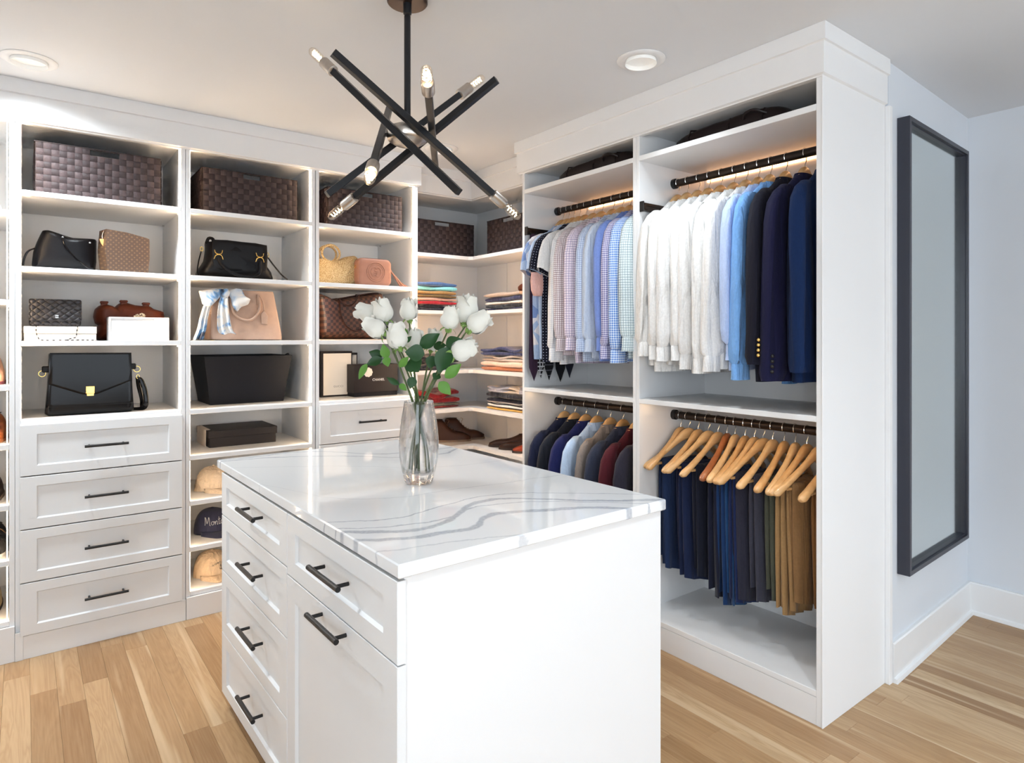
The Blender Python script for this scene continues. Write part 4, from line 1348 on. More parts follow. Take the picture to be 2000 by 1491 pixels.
MB().tube(curve([(1.047, 3.53, 1.785), (1.070, 3.51, 1.745), (1.105, 3.49, 1.695), (1.135, 3.48, 1.668)]), .009, 8, flat=.35).build('strap', M['blk'], t)
for x, z in ((.719, 1.805), (1.045, 1.80)):
    rr = MB(); torus(rr, (x, 3.53, z), .011, .0022, 'y', sx=.6); rr.build('ring', M['gold'], t)
MB().tube(curve([(.745, 3.55, 1.84), (.752, 3.53, 1.862), (.772, 3.53, 1.860), (.775, 3.54, 1.845)]), .008, 8).build('zip_end', M['blk'], t)

t = thing('structured_tote', 'blush leather structured tote with a round handle and luggage tag', 'handbag', (.92, 3.54, 1.341))
rg = []
for z, x0_, x1_, y0_, y1_ in ((1.3425, .760, 1.090, 3.475, 3.60), (1.346, .750, 1.100, 3.463, 3.615), (1.36, .748, 1.101, 3.460, 3.618), (1.47, .748, 1.085, 3.472, 3.60), (1.575, .746, 1.071, 3.492, 3.575), (1.600, .748, 1.067, 3.498, 3.568), (1.602, .752, 1.063, 3.503, 3.562)):
    rg.append([(x, y, z) for x, y in rrect(x0_, x1_, y0_, y1_, .012, 3)])
MB().loft(rg).build('body', M['blush'], t, smooth=35)
for s_ in (0, 1):
    yy = 3.468 if s_ == 0 else 3.585
    MB().tube(curve([(.845, yy + .018, 1.555), (.846, yy - .004, 1.52), (.858, yy - .012, 1.475), (.90, yy - .018, 1.447), (.945, yy - .018, 1.452), (.978, yy - .012, 1.495), (.984, yy - .004, 1.54), (.982, yy + .018, 1.575)]), .0065, 8).build('handle', M['blush'], t)
for x in (.845, .982):
    MB().box(x - .008, x + .008, 3.4735, 3.492, 1.525, 1.583, .003).build('handle_tab', M['blush'], t, smooth=0)
MB().tube(curve([(.985, 3.470, 1.575), (1.000, 3.464, 1.545), (1.008, 3.462, 1.495)]), .003, 6).build('tag_cord', M['blush'], t)
MB().puff([(1.006, 1.498), (.989, 1.482), (.992, 1.428), (1.023, 1.424), (1.026, 1.470)], 3.461, .006, sub=1, edge=.08).build('luggage_tag', M['blush'], t, smooth=30)
MB().box(.75, .765, 3.47, 3.49, 1.3412, 1.3432).build('foot', M['gold'], t, smooth=0)


def scarfmat():
    m, nt, b = nmat('painted_silk')
    N, L = nt.nodes, nt.links
    tc = N.new('ShaderNodeTexCoord')
    nz = N.new('ShaderNodeTexNoise'); nz.inputs['Scale'].default_value = 14; nz.inputs['Detail'].default_value = 2; nz.inputs['Distortion'].default_value = 1.0
    L.new(tc.outputs['Object'], nz.inputs['Vector'])
    cr = N.new('ShaderNodeValToRGB'); e = cr.color_ramp.elements
    e[0].position = .29; e[0].color = (*lin(44, 58, 84), 1)
    e[1].position = .56; e[1].color = (*lin(240, 234, 226), 1)
    k = e.new(.36); k.color = (*lin(112, 160, 208), 1)
    k = e.new(.45); k.color = (*lin(206, 216, 226), 1)
    L.new(nz.outputs['Fac'], cr.inputs[0]); L.new(cr.outputs[0], b.inputs['Base Color'])
    b.inputs['Roughness'].default_value = .45; b.inputs['Sheen Weight'].default_value = .3
    return m


M['scarf'] = scarfmat()
t = thing('silk_scarf', 'blue and white silk scarf tied in a bow on the blush tote', 'scarf', (.80, 3.45, 1.50))
MB().puff([(.795, 1.570), (.80, 1.600), (.82, 1.604), (.832, 1.585), (.825, 1.562), (.808, 1.556)], 3.445, .045, sub=3).build('knot', M['scarf'], t)
def ruffle(poly, yc, d, nm, seed, nz=.006):
    MB().puff(poly, yc, d, sub=4, mrings=8, edge=.5, belly=1.0, noise=nz, seed=seed).build(nm, M['scarf'], t)
ruffle([(.805, 1.598), (.76, 1.600), (.71, 1.590), (.690, 1.586), (.696, 1.550), (.703, 1.520), (.735, 1.506), (.760, 1.530), (.80, 1.575)], 3.447, .045, 'loop', 3)
ruffle([(.822, 1.590), (.86, 1.606), (.888, 1.603), (.905, 1.570), (.930, 1.553), (.920, 1.525), (.888, 1.512), (.868, 1.488), (.845, 1.515), (.838, 1.55)], 3.447, .045, 'loop', 4)
def drape(path, w0, w1, nm, ph):
    P = curve(path, 6)
    def fn(u, v):
        i = min(len(P) - 1, int(u * (len(P) - 1) + .5)); p = P[i]; w = w0 + (w1 - w0) * u
        s_ = v - .5
        return (p.x + s_ * w, p.y + .008 * math.sin(s_ * 14 + ph) * (0.3 + u), p.z + .004 * math.sin(s_ * 9 + ph) * u)
    o = MB().grid(fn, len(P) - 1, 14).build(nm, M['scarf'], t, smooth=180)
    sm = o.modifiers.new('thickness', 'SOLIDIFY'); sm.thickness = .0012
drape([(.806, 3.438, 1.565), (.798, 3.428, 1.52), (.798, 3.425, 1.46), (.805, 3.428, 1.40), (.818, 3.43, 1.375)], .035, .085, 'tail', 0)
drape([(.790, 3.445, 1.57), (.735, 3.442, 1.53), (.712, 3.440, 1.46), (.700, 3.435, 1.40), (.682, 3.43, 1.346)], .03, .045, 'tail', 2)

# black open bin
t = thing('storage_bin', 'black tapered open storage bin below the blush tote', 'storage bin', (.955, 3.72, 1.006))
O_ = lambda z, x0_, x1_, y0_, y1_: [(x0_, y0_, z), (x1_, y0_, z), (x1_, y1_, z), (x0_, y1_, z)]
MB().loft([O_(1.0065, .768, 1.142, 3.572, 3.86), O_(1.258, .732, 1.176, 3.535, 3.895), O_(1.258, .739, 1.169, 3.542, 3.888), O_(1.015, .775, 1.135, 3.579, 3.853)]).build('body', M['blkcard'], t, smooth=0)
MB().tube([(.732, 3.535, 1.258), (1.176, 3.535, 1.258), (1.176, 3.895, 1.258), (.732, 3.895, 1.258), (.732, 3.535, 1.258)], .0025, 6).build('rim', M['blkcard'], t)
MB().tube(curve([(1.15, 3.58, 1.255), (1.165, 3.575, 1.268), (1.18, 3.60, 1.262), (1.182, 3.64, 1.25)]), .004, 6).build('cord_handle', M['blkcard'], t)
# long dark box with ribbon
t = thing('lidded_box', 'long charcoal lidded box with a cream band on its end', 'box', (.935, 3.715, .784))
MB().box(.765, 1.103, 3.580, 3.845, .7845, .860, .0015).build('base', mat('charcoal_card', lin(48, 43, 42), .5, spec=.25), t, smooth=0)
MB().box(.759, 1.109, 3.574, 3.851, .833, .872, .002).build('lid', mat('charcoal_lid', lin(46, 41, 40), .5, spec=.25), t, smooth=0)
MB().box(.757, .7588, 3.625, 3.83, .785, .8735, .0005).box(.757, .780, 3.625, 3.83, .8722, .8738, .0005).build('band', M['cream'], t, smooth=0)


# ================================================================== caps
def cap(label, loc, rotz, mt, crumple=0.0, sc=1.0, letter=None):
    t = thing('baseball_cap', label, 'cap', loc, rotz)
    rings = []
    for k in range(10):
        a = PI / 2 * k / 9.3
        r = math.cos(a) ** .75; z = .118 * math.sin(a) ** .95
        rings.append([((.088 + .004 * math.cos(6 * q)) * r * math.cos(q) * (1 + crumple * math.sin(5 * q + 8 * z / .1)), (.100 * r * math.sin(q)) * (1 + crumple * math.cos(4 * q)), z * (1 - crumple * 1.2 * (1 + math.sin(2 * q)) / 2)) for q in [2 * PI * j / 36 for j in range(36)]])
    MB().loft(rings, False, True).build('crown', mt, t, w=False, smooth=60)
    def fn(u, v):
        q = math.radians(205 + 130 * u)
        ix, iy = .090 * math.cos(q), .101 * math.sin(q)
        ext = .075 * math.sin(PI * (.08 + .84 * u)) ** .6
        x = ix * (1 + .12 * v); y = iy - ext * v
        z = .014 - .030 * v * (abs(u - .5) * 2) ** 2 - .012 * v
        return (x, y, z + .004)
    b = MB().grid(fn, 18, 6).build('brim', mt, t, w=False, smooth=180)
    s_ = b.modifiers.new('thickness', 'SOLIDIFY'); s_.thickness = .004
    MB().lathe([(.0005, .118), (.007, .117), (.006, .122), (.0005, .124)], 10).build('top_button', mt, t, w=False)
    return t


ivory = cloth('ivory_cap_cotton', lin(240, 218, 190), wrinkle=.5, wsc=22)
ivory2 = cloth('cream_cap_cotton', lin(232, 204, 170), wrinkle=.4, wsc=22)
navyc = cloth('navy_cap_cotton', lin(56, 58, 80), wrinkle=.2)
cap('crumpled ivory cap on the shelf under the charcoal box', (.795, 3.62, .5655), .35, ivory, crumple=.10)
t = cap('navy cap with white script lettering on its front', (.790, 3.63, .3425), .25, navyc)
# hand-drawn script: "Montauk"
strokes = {
    'M': [[(0, 0), (.06, .95), (.12, 1), (.2, .25), (.42, 1.05), (.46, .9), (.5, .05), (.6, 0)]],
    'o': [[(.25, .5), (.08, .42), (.05, .12), (.22, 0), (.36, .18), (.34, .42), (.25, .5), (.5, .38)]],
    'n': [[(.03, .48), (.06, 0), (.1, .3), (.26, .5), (.34, .38), (.36, .02), (.48, .06)]],
    't': [[(.16, .98), (.12, .2), (.2, 0), (.36, .06)], [(-.02, .64), (.38, .70)]],
    'a': [[(.34, .46), (.12, .46), (.04, .15), (.16, 0), (.32, .2), (.36, .46), (.36, .05), (.5, .05)]],
    'u': [[(.04, .46), (.05, .1), (.18, 0), (.32, .14), (.36, .46), (.37, .04), (.5, .05)]],
    'k': [[(.08, 1.0), (.04, 0)], [(.36, .48), (.08, .22), (.40, 0)]]}
S_ = .034
def on_dome(x, z):
    """point of the crown's front surface at local x, height z"""
    a = math.asin(min(.99, (z / .118) ** (1 / .95))); r = math.cos(a) ** .75
    cx = max(-.98, min(.98, x / (.088 * r)))
    return Vector((x, -.100 * r * math.sqrt(1 - cx * cx) - .0012, z))
lb = MB(); cur = -.066
for ch, adv in (('M', .62), ('o', .46), ('n', .46), ('t', .34), ('a', .48), ('u', .48), ('k', .4)):
    for st in strokes[ch]:
        P = curve([(p[0], p[1], 0) for p in st], 4)
        lb.tube([on_dome(cur + (p.x + .18 * p.y) * S_ * .92, .050 + p.y * S_ + (cur + .066) * .06) for p in P], .0011, 5)
    cur += adv * S_ * .92 + .0012
lb.build('script_lettering', mat('white_thread', (.8, .8, .78), .6), t, w=False)
t = cap('cream cap with dark arched lettering over a small anchor', (.782, 3.60, .1295), .25, ivory2)
dk = mat('dark_thread', lin(30, 30, 44), .6)
word = 'MONTAUK'
for k, ch in enumerate(word):
    u = (k - 3) / 3
    x = u * .034
    p = on_dome(x, .074 - .010 * u * u)
    link('letter', text_mesh(ch, .0125, dk), t, (p.x, p.y - .0006, p.z), (math.radians(72), 0, math.radians(u * 24)))
an = MB()
for st in ([(0, .062), (0, .042)], [(-.007, .049), (-.004, .043), (0, .0415), (.004, .043), (.007, .049)], [(-.0045, .058), (.0045, .058)]):
    an.tube([on_dome(*p) for p in st], .0011, 5)
torus(an, (0, on_dome(0, .064).y, .064), .0024, .0008, 'y', 10, 5)
an.build('anchor', dk, t, w=False)

# ================================================================== third bay
def strawmat():
    m, nt, b = nmat('crocheted_straw')
    N, L = nt.nodes, nt.links
    tc = N.new('ShaderNodeTexCoord')
    vo = N.new('ShaderNodeTexVoronoi'); vo.inputs['Scale'].default_value = 185; mp = N.new('ShaderNodeMapping'); mp.inputs['Scale'].default_value = (1, .6, 1.35)
    L.new(tc.outputs['Object'], mp.inputs[0]); L.new(mp.outputs[0], vo.inputs['Vector'])
    L.new(mixc(nt, mth(nt, 'MULTIPLY', vo.outputs['Distance'], 1.3), lin(238, 216, 170), lin(176, 140, 88)), b.inputs['Base Color'])
    bp = N.new('ShaderNodeBump'); bp.invert = True; bp.inputs['Strength'].default_value = 1.0; bp.inputs['Distance'].default_value = .004
    L.new(vo.outputs['Distance'], bp.inputs['Height']); L.new(bp.outputs['Normal'], b.inputs['Normal'])
    b.inputs['Roughness'].default_value = .7
    return m


M['straw'] = strawmat()
t = thing('straw_bag', 'crocheted straw bag with a ring handle beside the tan camera bag', 'handbag', (1.45, 3.58, 1.658))
MB().puff([(1.315, 1.661), (1.312, 1.80), (1.35, 1.806), (1.402, 1.796), (1.455, 1.806), (1.503, 1.829), (1.545, 1.837), (1.566, 1.825), (1.572, 1.75), (1.570, 1.661), (1.45, 1.660)], 3.58, .13, sub=3, mrings=10, edge=.32, belly=.7, noise=.002, zmin=1.6592).build('body', M['straw'], t)
rr = MB(); torus(rr, (1.402, 3.545, 1.839), .048, .0068, 'y', 28, 8, 1.1); rr.build('ring_handle', M['straw'], t)
rr = MB(); torus(rr, (1.408, 3.610, 1.841), .048, .0068, 'y', 28, 8, 1.1); rr.build('ring_handle', M['straw'], t)

t = thing('camera_bag', 'tan leather camera bag with embossed round emblem and tassel', 'handbag', (1.64, 3.50, 1.658))
MB().puff(rrect(1.530, 1.742, 1.6592, 1.818, .030, 5), 3.492, .072, sub=1, mrings=12, edge=.10, belly=.5).build('body', M['tan'], t, smooth=50)
e_ = MB(); torus(e_, (1.640, 3.4565, 1.739), .056, .0028, 'y', 36, 6); torus(e_, (1.640, 3.4565, 1.739), .046, .0020, 'y', 36, 6)
for sx in (-1, 1):
    pts = []
    for k in range(15):
        a = math.radians(38 + 286 * k / 14)
        pts.append((1.640 + sx * (-.0105 + .0200 * math.cos(a)), 3.4560, 1.739 + sx * .027 * math.sin(a)))
    pts.append((1.640 + sx * .006, 3.4560, 1.739 - sx * .004)); pts.append((1.640 + sx * -.012, 3.4560, 1.739 - sx * .004))
    e_.tube(pts, .0022, 6)
e_.build('embossed_emblem', M['tan'], t)
pb = MB(); pb.tube(curve([(1.537, 3.50, 1.80), (1.56, 3.492, 1.8175), (1.64, 3.492, 1.820), (1.715, 3.492, 1.8175), (1.737, 3.50, 1.80)]), .0025, 6); pb.build('zip', M['brn'], t)
rg_ = MB(); torus(rg_, (1.526, 3.49, 1.767), .0085, .0018, 'y', 14, 6, .5); torus(rg_, (1.747, 3.487, 1.760), .0065, .0016, 'y', 14, 6, .6); rg_.build('ring', M['gold'], t)
MB().tube(curve([(1.747, 3.485, 1.762), (1.752, 3.482, 1.748), (1.762, 3.478, 1.735)]), .0045, 8).build('tassel_head', M['tan'], t)
ts = MB(); rn = random.Random(3)
for k in range(18):
    q = k / 17
    dx = rn.uniform(-.004, .004)
    ts.tube(curve([(1.760 + dx, 3.478, 1.737), (1.775 + .012 * q + dx, 3.472 + rn.uniform(-.006, .006), 1.71 - .004 * (1 - q)), (1.790 + .03 * q, 3.468 + rn.uniform(-.01, .01), 1.680), (1.800 + .052 * q, 3.466 + rn.uniform(-.012, .012), 1.6625)], 3), .0022, 4)
ts.build('tassel', M['tan'], t)


def damier():
    m, nt, b = nmat('brown_checkered_canvas')
    N, L = nt.nodes, nt.links
    tc = N.new('ShaderNodeTexCoord'); mp = N.new('ShaderNodeMapping'); mp.inputs['Rotation'].default_value = (0, math.radians(4), 0)
    L.new(tc.outputs['Object'], mp.inputs[0])
    sp = N.new('ShaderNodeSeparateXYZ'); L.new(mp.outputs[0], sp.inputs[0])
    P = .017
    a = mth(nt, 'FLOOR', mth(nt, 'MULTIPLY', mth(nt, 'ADD', sp.outputs[0], mth(nt, 'MULTIPLY', sp.outputs[1], .8)), 1 / P)); c = mth(nt, 'FLOOR', mth(nt, 'MULTIPLY', sp.outputs[2], 1 / P))
    k = mth(nt, 'FRACT', mth(nt, 'MULTIPLY', mth(nt, 'ADD', a, c), .5))
    L.new(mixc(nt, mth(nt, 'GREATER_THAN', k, .25), lin(44, 25, 21), lin(86, 52, 39)), b.inputs['Base Color'])
    b.inputs['Roughness'].default_value = .4
    return m


M['damier'] = damier()
t = thing('checkered_tote', 'brown checkered canvas tote with thin straps behind the roses', 'handbag', (1.51, 3.58, 1.346))
MB().puff([(1.333, 1.349), (1.318, 1.50), (1.302, 1.598), (1.34, 1.598), (1.372, 1.573), (1.433, 1.575), (1.561, 1.601), (1.67, 1.619), (1.716, 1.618), (1.712, 1.50), (1.698, 1.349), (1.50, 1.3475)], 3.57, .17, sub=3, mrings=12, edge=.26, belly=.6, noise=.003, seed=6, zmin=1.3475).build('body', M['damier'], t)
dkb = leather('dark_brown_trim', lin(52, 30, 24), .4)
MB().tube(curve([(1.430, 3.492, 1.576), (1.430, 3.478, 1.53), (1.436, 3.474, 1.48), (1.465, 3.472, 1.425), (1.52, 3.472, 1.393), (1.58, 3.474, 1.41)]), .0045, 6).build('strap', dkb, t)
MB().tube(curve([(1.433, 3.495, 1.575), (1.455, 3.482, 1.545), (1.495, 3.478, 1.540), (1.53, 3.482, 1.57), (1.552, 3.495, 1.602)]), .0045, 6).build('strap', dkb, t)
for x, z in ((1.431, 1.573), (1.552, 1.600)):
    MB().lathe([(.0005, -.006), (.010, -.004), (.010, .008), (.0005, .010)], 10).build('strap_tab', dkb, t, w=False, loc=(x - 1.51, 3.525 - 3.58, z - 1.346))
MB().tube(curve([(1.305, 3.55, 1.60), (1.34, 3.535, 1.600), (1.372, 3.53, 1.576), (1.433, 3.53, 1.578), (1.561, 3.53, 1.604), (1.67, 3.535, 1.621), (1.714, 3.55, 1.62)]), .004, 6).build('top_trim', dkb, t)
MB().lathe([(.0004, 0), (.0045, 0), (.003, .002), (.0004, .0026)], 10).build('rivet', M['gold'], t, w=False, loc=(1.335 - 1.51, 3.497 - 3.58, 1.553 - 1.346), rot=(PI / 2, 0, 0))
ln = MB().box(1.283, 1.72, 3.405, 3.66, 1.3415, 1.3455, .001).build('shelf_mat', mat('peach_felt', lin(244, 208, 176), .8), None, smooth=0)
tag(ln, 'thin peach mat under the brown checkered tote', 'mat')

def framed_box(label, x0_, x1_, y0_, z0_, z1_, d, text=None):
    t = thing('framed_gift_box', label, 'box', ((x0_ + x1_) / 2, y0_ + d / 2, z0_))
    MB().box(x0_, x1_, y0_ + .002, y0_ + d, z0_ + .0005, z1_, .0015).build('case', M['dkcard'], t, smooth=0)
    MB().box(x0_ + .017, x1_ - .008, y0_ - .0005, y0_ + .003, z0_ + .010, z1_ - .013, .0005).build('cream_panel', mat('cream_panel', lin(244, 234, 220), .5, noise=.01), t, smooth=0)
    if text:
        m_ = mat('grey_print', lin(150, 140, 130), .5)
        link('lettering', text_mesh(text, .0165, m_, spacing=1.25), t, (.010, -d / 2 - .0006, .060), (PI / 2, 0, 0))
        link('small_print', text_mesh('.......', .008, m_, spacing=1.6), t, (.010, -d / 2 - .0006, .043), (PI / 2, 0, 0))
    return t


framed_box('tall cream-fronted box with dark edges and grey lettering', 1.381, 1.578, 3.65, 1.006, 1.275, .075, 'GUCCI')
framed_box('smaller cream-fronted dark-edged box behind the black flower box', 1.560, 1.660, 3.76, 1.006, 1.262, .06)
t = thing('flower_gift_box', 'black gift box with white lettering and a camellia', 'box', (1.6825, 3.60, 1.006))
MB().box(1.542, 1.823, 3.546, 3.64, 1.0065, 1.19, .0015).build('base', M['blkcard'], t, smooth=0)
MB().box(1.540, 1.825, 3.540, 3.644, 1.03, 1.197, .002).build('lid', mat('black_lid_card', lin(36, 30, 31), .5, spec=.22), t, smooth=0)
link('lettering', text_mesh('CHANEL', .0205, mat('white_print', (.8, .8, .8), .5), spacing=1.02, extrude=.0008), t, (.0135, -.0608, .0975), (PI / 2, 0, 0))
fl_ = MB()
for ring, (R_, n, r) in enumerate(((.0185, 9, .0105), (.010, 6, .009), (.0, 1, .007))):
    for k in range(n):
        a = 2 * PI * (k + .5 * ring) / n
        c = (R_ * math.cos(a), -.003 * ring, R_ * math.sin(a))
        fl_.lathe([(.0004, -.003), (r, -.0012), (r * 1.02, .0005), (r * .6, .0028), (.0004, .003)], 12)
        q = len(fl_.v) - 60
        for i in range(q, len(fl_.v)):
            p = Vector(fl_.v[i]); p = Matrix.Rotation(PI / 2, 4, 'X') @ p
            fl_.v[i] = (p.x + c[0], p.y + c[1], p.z + c[2])
fl_.build('camellia', mat('camellia_white', lin(240, 226, 214), .6), t, w=False, loc=(1.627 - 1.6825, 3.5355 - 3.60, 1.150 - 1.006))
# ================================================================== chandelier
def glassmat(name, tint=(1, 1, 1), mixf=.4, ior=1.45):
    m, nt, b = nmat(name)
    N, L = nt.nodes, nt.links
    out = [n for n in N if n.type == 'OUTPUT_MATERIAL'][0]
    N.remove(b)
    g = N.new('ShaderNodeBsdfGlass'); g.inputs['IOR'].default_value = ior; g.inputs['Roughness'].default_value = 0; g.inputs['Color'].default_value = (*tint, 1)
    tr = N.new('ShaderNodeBsdfTransparent'); tr.inputs['Color'].default_value = (*tint, 1)
    mx = N.new('ShaderNodeMixShader'); mx.inputs[0].default_value = mixf
    L.new(tr.outputs[0], mx.inputs[1]); L.new(g.outputs[0], mx.inputs[2]); L.new(mx.outputs[0], out.inputs['Surface'])
    return m


M['bulb'] = glassmat('clear_bulb_glass', (1, .97, .93), .22, 1.25)
M['vglass'] = glassmat('clear_vase_glass', (.998, 1, 1), .60)
M['fil'] = mat('glowing_filament', (1, .8, .5), .5, emit=(1, .70, .36), estr=30)
H = Vector((.9743, 1.825, 2.0008))
ch = thing('chandelier', 'black stick chandelier with six bare bulbs above the island', 'chandelier', H)
MB().lathe([(.0005, CEIL - .0005), (.064, CEIL - .0005), (.064, CEIL - .016), (.060, CEIL - .020), (.0005, CEIL - .020)], 40, (H.x, H.y, 0)).build('canopy', mat('dark_bronze_canopy', lin(64, 46, 38), .35, .6), ch)
MB().lathe([(.0005, CEIL - .02), (.013, CEIL - .02), (.013, CEIL - .052), (.009, CEIL - .056), (.0105, CEIL - .06), (.0105, 2.03), (.0005, 2.03)], 16, (H.x, H.y, 0)).build('stem', M['bar'], ch)
MB().lathe([(.0005, 2.036), (.02, 2.036), (.045, 2.030), (.0615, 2.022), (.0645, 2.012), (.0645, 1.992), (.060, 1.982), (.040, 1.970), (.016, 1.965), (.0005, 1.965)], 40, (H.x, H.y, 0)).build('hub', M['nickel'], ch)
ARMS = [(-2.672, .749, .319, .324, 1), (-1.619, .554, .317, .320, 0), (-.567, .08, .3085, .2933, 1), (.5, .529, .321, .3115, 0), (1.51, .716, .3117, .3088, 1), (2.592, .589, .3075, .2924, 0)]
for az, phi, lu, ll, up in ARMS:
    c = H + Vector((.080 * math.cos(az), .080 * math.sin(az), 0))
    rad = Vector((math.cos(az), math.sin(az), 0))
    tdir = Vector((-math.sin(az) * math.cos(phi), math.cos(az) * math.cos(phi), -math.sin(phi)))
    U = c - tdir * lu; D = c + tdir * ll
    nrm = rad.cross(tdir).normalized()
    mb = MB(); hw = .0105
    rings = [[p + rad * (a * hw) + nrm * (b * hw) for a, b in ((-1, -.85), (-.85, -1), (.85, -1), (1, -.85), (1, .85), (.85, 1), (-.85, 1), (-1, .85))] for p in (U, D)]
    mb.loft(rings)
    mb.cyl(H + rad * .058, c, .006, 8)
    arm = mb.build('arm', M['bar'], ch, smooth=0)
    e = U if up else D; o = -tdir if up else tdir
    sk = MB().tube([e - o * .004, e + o * .0, e + o * .052, e + o * .056], [.012, .0185, .0185, .016], 20).build('socket', M['nickel'], ch)
    bpts = [(.056, .010), (.064, .0135), (.075, .0155), (.105, .0158), (.118, .0145), (.126, .010), (.130, .003)]
    MB().tube([e + o * a for a, _ in bpts], [r for _, r in bpts], 18).build('bulb', M['bulb'], ch)
    side = o.orthogonal().normalized(); s2 = o.cross(side)
    fp = []
    for k in range(41):
        q = k / 40; a = q * 2 * PI * 4
        fp.append(e + o * (.068 + .046 * q) + (side * math.cos(a) + s2 * math.sin(a)) * .0060)
    MB().tube(fp, .0009, 5).build('filament', M['fil'], ch)

# ================================================================== wall mirror
d_ = n_; off = nn
ang = math.atan2(d_.y, d_.x)
mr = thing('wall_mirror', 'tall dark-framed mirror on the right-hand wall', 'mirror', (MW0.x + d_.x * .466, MW0.y + d_.y * .466, 0), ang)
s0, s1, z0, z1 = -.379, .384, .408, 2.236        # along the wall, relative to its middle
D_ = .047
R4 = lambda i, y: [(s0 + i, y, z0 + i), (s1 - i, y, z0 + i), (s1 - i, y, z1 - i), (s0 + i, y, z1 - i)]
MB().loft([R4(0, -.001), R4(0, -D_ + .001), R4(.001, -D_), R4(.0185, -D_), R4(.0185, -D_ + .010), R4(.024, -D_ + .010), R4(.024, -.012)], False, False).build('frame', mat('slate_frame', lin(48, 50, 60), .38, noise=.06), mr, w=False, smooth=0)
mg, nt, b = nmat('mirror_glass')
b.inputs['Base Color'].default_value = (.80, .86, .85, 1); b.inputs['Metallic'].default_value = 1; b.inputs['Roughness'].default_value = .10
nzm = nt.nodes.new('ShaderNodeTexNoise'); nzm.inputs['Scale'].default_value = 4
nt.links.new(mth(nt, 'MULTIPLY_ADD', nzm.outputs['Fac'], .02, .10), b.inputs['Roughness'])
MB().box(s0 + .01, s1 - .01, -.020, -.004, z0 + .01, z1 - .01).build('mirror_glass', mg, mr, w=False, smooth=0)

# ================================================================== vase and roses
V0 = Vector((.985, 1.770, .9003))
vs = thing('glass_vase', 'clear glass vase of roses on the island worktop', 'vase', V0)
outer = [(.0005, 0), (.036, 0), (.0425, .004), (.048, .022), (.055, .05), (.0605, .085), (.0625, .115), (.0610, .15), (.0565, .19), (.0505, .225), (.0465, .248), (.0455, .2565), (.0440, .258)]
inner = [(.0425, .2565), (.0435, .248), (.0470, .225), (.0525, .19), (.0568, .15), (.0582, .115), (.0560, .085), (.0500, .055), (.0430, .036), (.030, .031), (.0005, .030)]
MB().lathe(outer + inner, 48).build('vase_body', M['vglass'], vs, w=False, smooth=60)
M['petal'] = mat('white_rose_petal', (.77, .755, .68), .55, noise=.04, nscale=40, sheen=.3)
M['stem'] = mat('rose_stem', lin(74, 90, 42), .5, noise=.25, nscale=50)
M['leafd'] = mat('dark_rose_leaf', lin(30, 68, 28), .42, noise=.25, nscale=60, spec=.3)
M['leafl'] = mat('light_rose_leaf', lin(92, 138, 56), .45, noise=.2, nscale=60, spec=.3)
M['sepal'] = mat('sepal_green', lin(126, 160, 80), .5, noise=.2)


def petal_mesh(i):
    """i = 0 innermost"""
    Hh = .064 - .0012 * i; off = .00075 * i; fl = max(0, i - 3) * .0014
    span = 2.5
    def fn(u, v):
        c = 2 * u - 1
        prof = [(.0, .006), (.1, .0145), (.25, .0200), (.42, .0212), (.6, .0190), (.8, .0148), (1, .0118)]
        for (a, ra), (b_, rb) in zip(prof, prof[1:]):
            if a <= v <= b_: r = ra + (rb - ra) * (v - a) / (b_ - a); break
        r = (r - .0028 * (3.2 - min(i, 3.2)) * v) + off + fl * max(0, v - .72) ** 1.5 * 14
        w = span * (math.sin(PI * (.10 + .74 * v)) ** .55)
        a = c * w / 2
        z = Hh * v * (1 - (.05 * c * c + .15 * c ** 4) * v) + .0012 * math.sin(5 * c + i) * v
        r += .0016 * c * c * v * (1 if i > 2 else 0)
        return (r * math.cos(a), r * math.sin(a), z)
    return MB().grid(fn, 10, 9).mesh('petal', M['petal'], 180, False)


PET = [petal_mesh(i) for i in range(7)]
CORE = MB().lathe([(.0005, .0), (.006, .001), (.012, .010), (.0155, .022), (.0145, .036), (.011, .046), (.007, .052), (.0005, .053)], 16).mesh('bloom', M['petal'])
SEP = MB()
for k in range(5):
    a = 2 * PI * k / 5; ca, sa = math.cos(a), math.sin(a)
    SEP.grid(lambda u, v, ca=ca, sa=sa: ((lambda r, z, t: (r * ca - t * sa, r * sa + t * ca, z))(.006 + .016 * math.sin(PI * .5 * min(1, v * 1.25)), .001 - .012 * v * v + (.003 if v < .3 else 0), (u - .5) * .010 * (1 - v) ** .7)), 3, 5)
SEP.lathe([(.0005, -.010), (.004, -.009), (.0075, -.003), (.0075, .002), (.0005, .004)], 10)
SEPM = SEP.mesh('sepals', M['sepal'], 60)


def leaf_mesh(mt):
    def fn(u, v):
        w = .56 * math.sin(PI * v ** .82) ** .95 * (1 - .10 * v)
        c = (2 * u - 1)
        return (c * w * .56, v, .10 * c * c * w - .10 * v * v + .015 * math.sin(9 * v) * c)
    return MB().grid(fn, 6, 12).mesh('leaf', mt, 180, False)


LEAF = {'d': leaf_mesh(M['leafd']), 'l': leaf_mesh(M['leafl'])}
th_ = math.radians(52.62)
FW = Vector((math.cos(th_), math.sin(th_), 0)); RT = Vector((math.sin(th_), -math.cos(th_), 0)); UPV = Vector((0, 0, 1))


def zx(px, py, d):
    """scene point shown at the given place of the bouquet study, d metres in front of the camera"""
    u, v = 690 + px / 7.1, 570 + py / 7.1
    return Vector((0, 0, 1.355)) + d * (FW + RT * ((u - 1000) / 1250) + UPV * ((660 - v) / 1250))


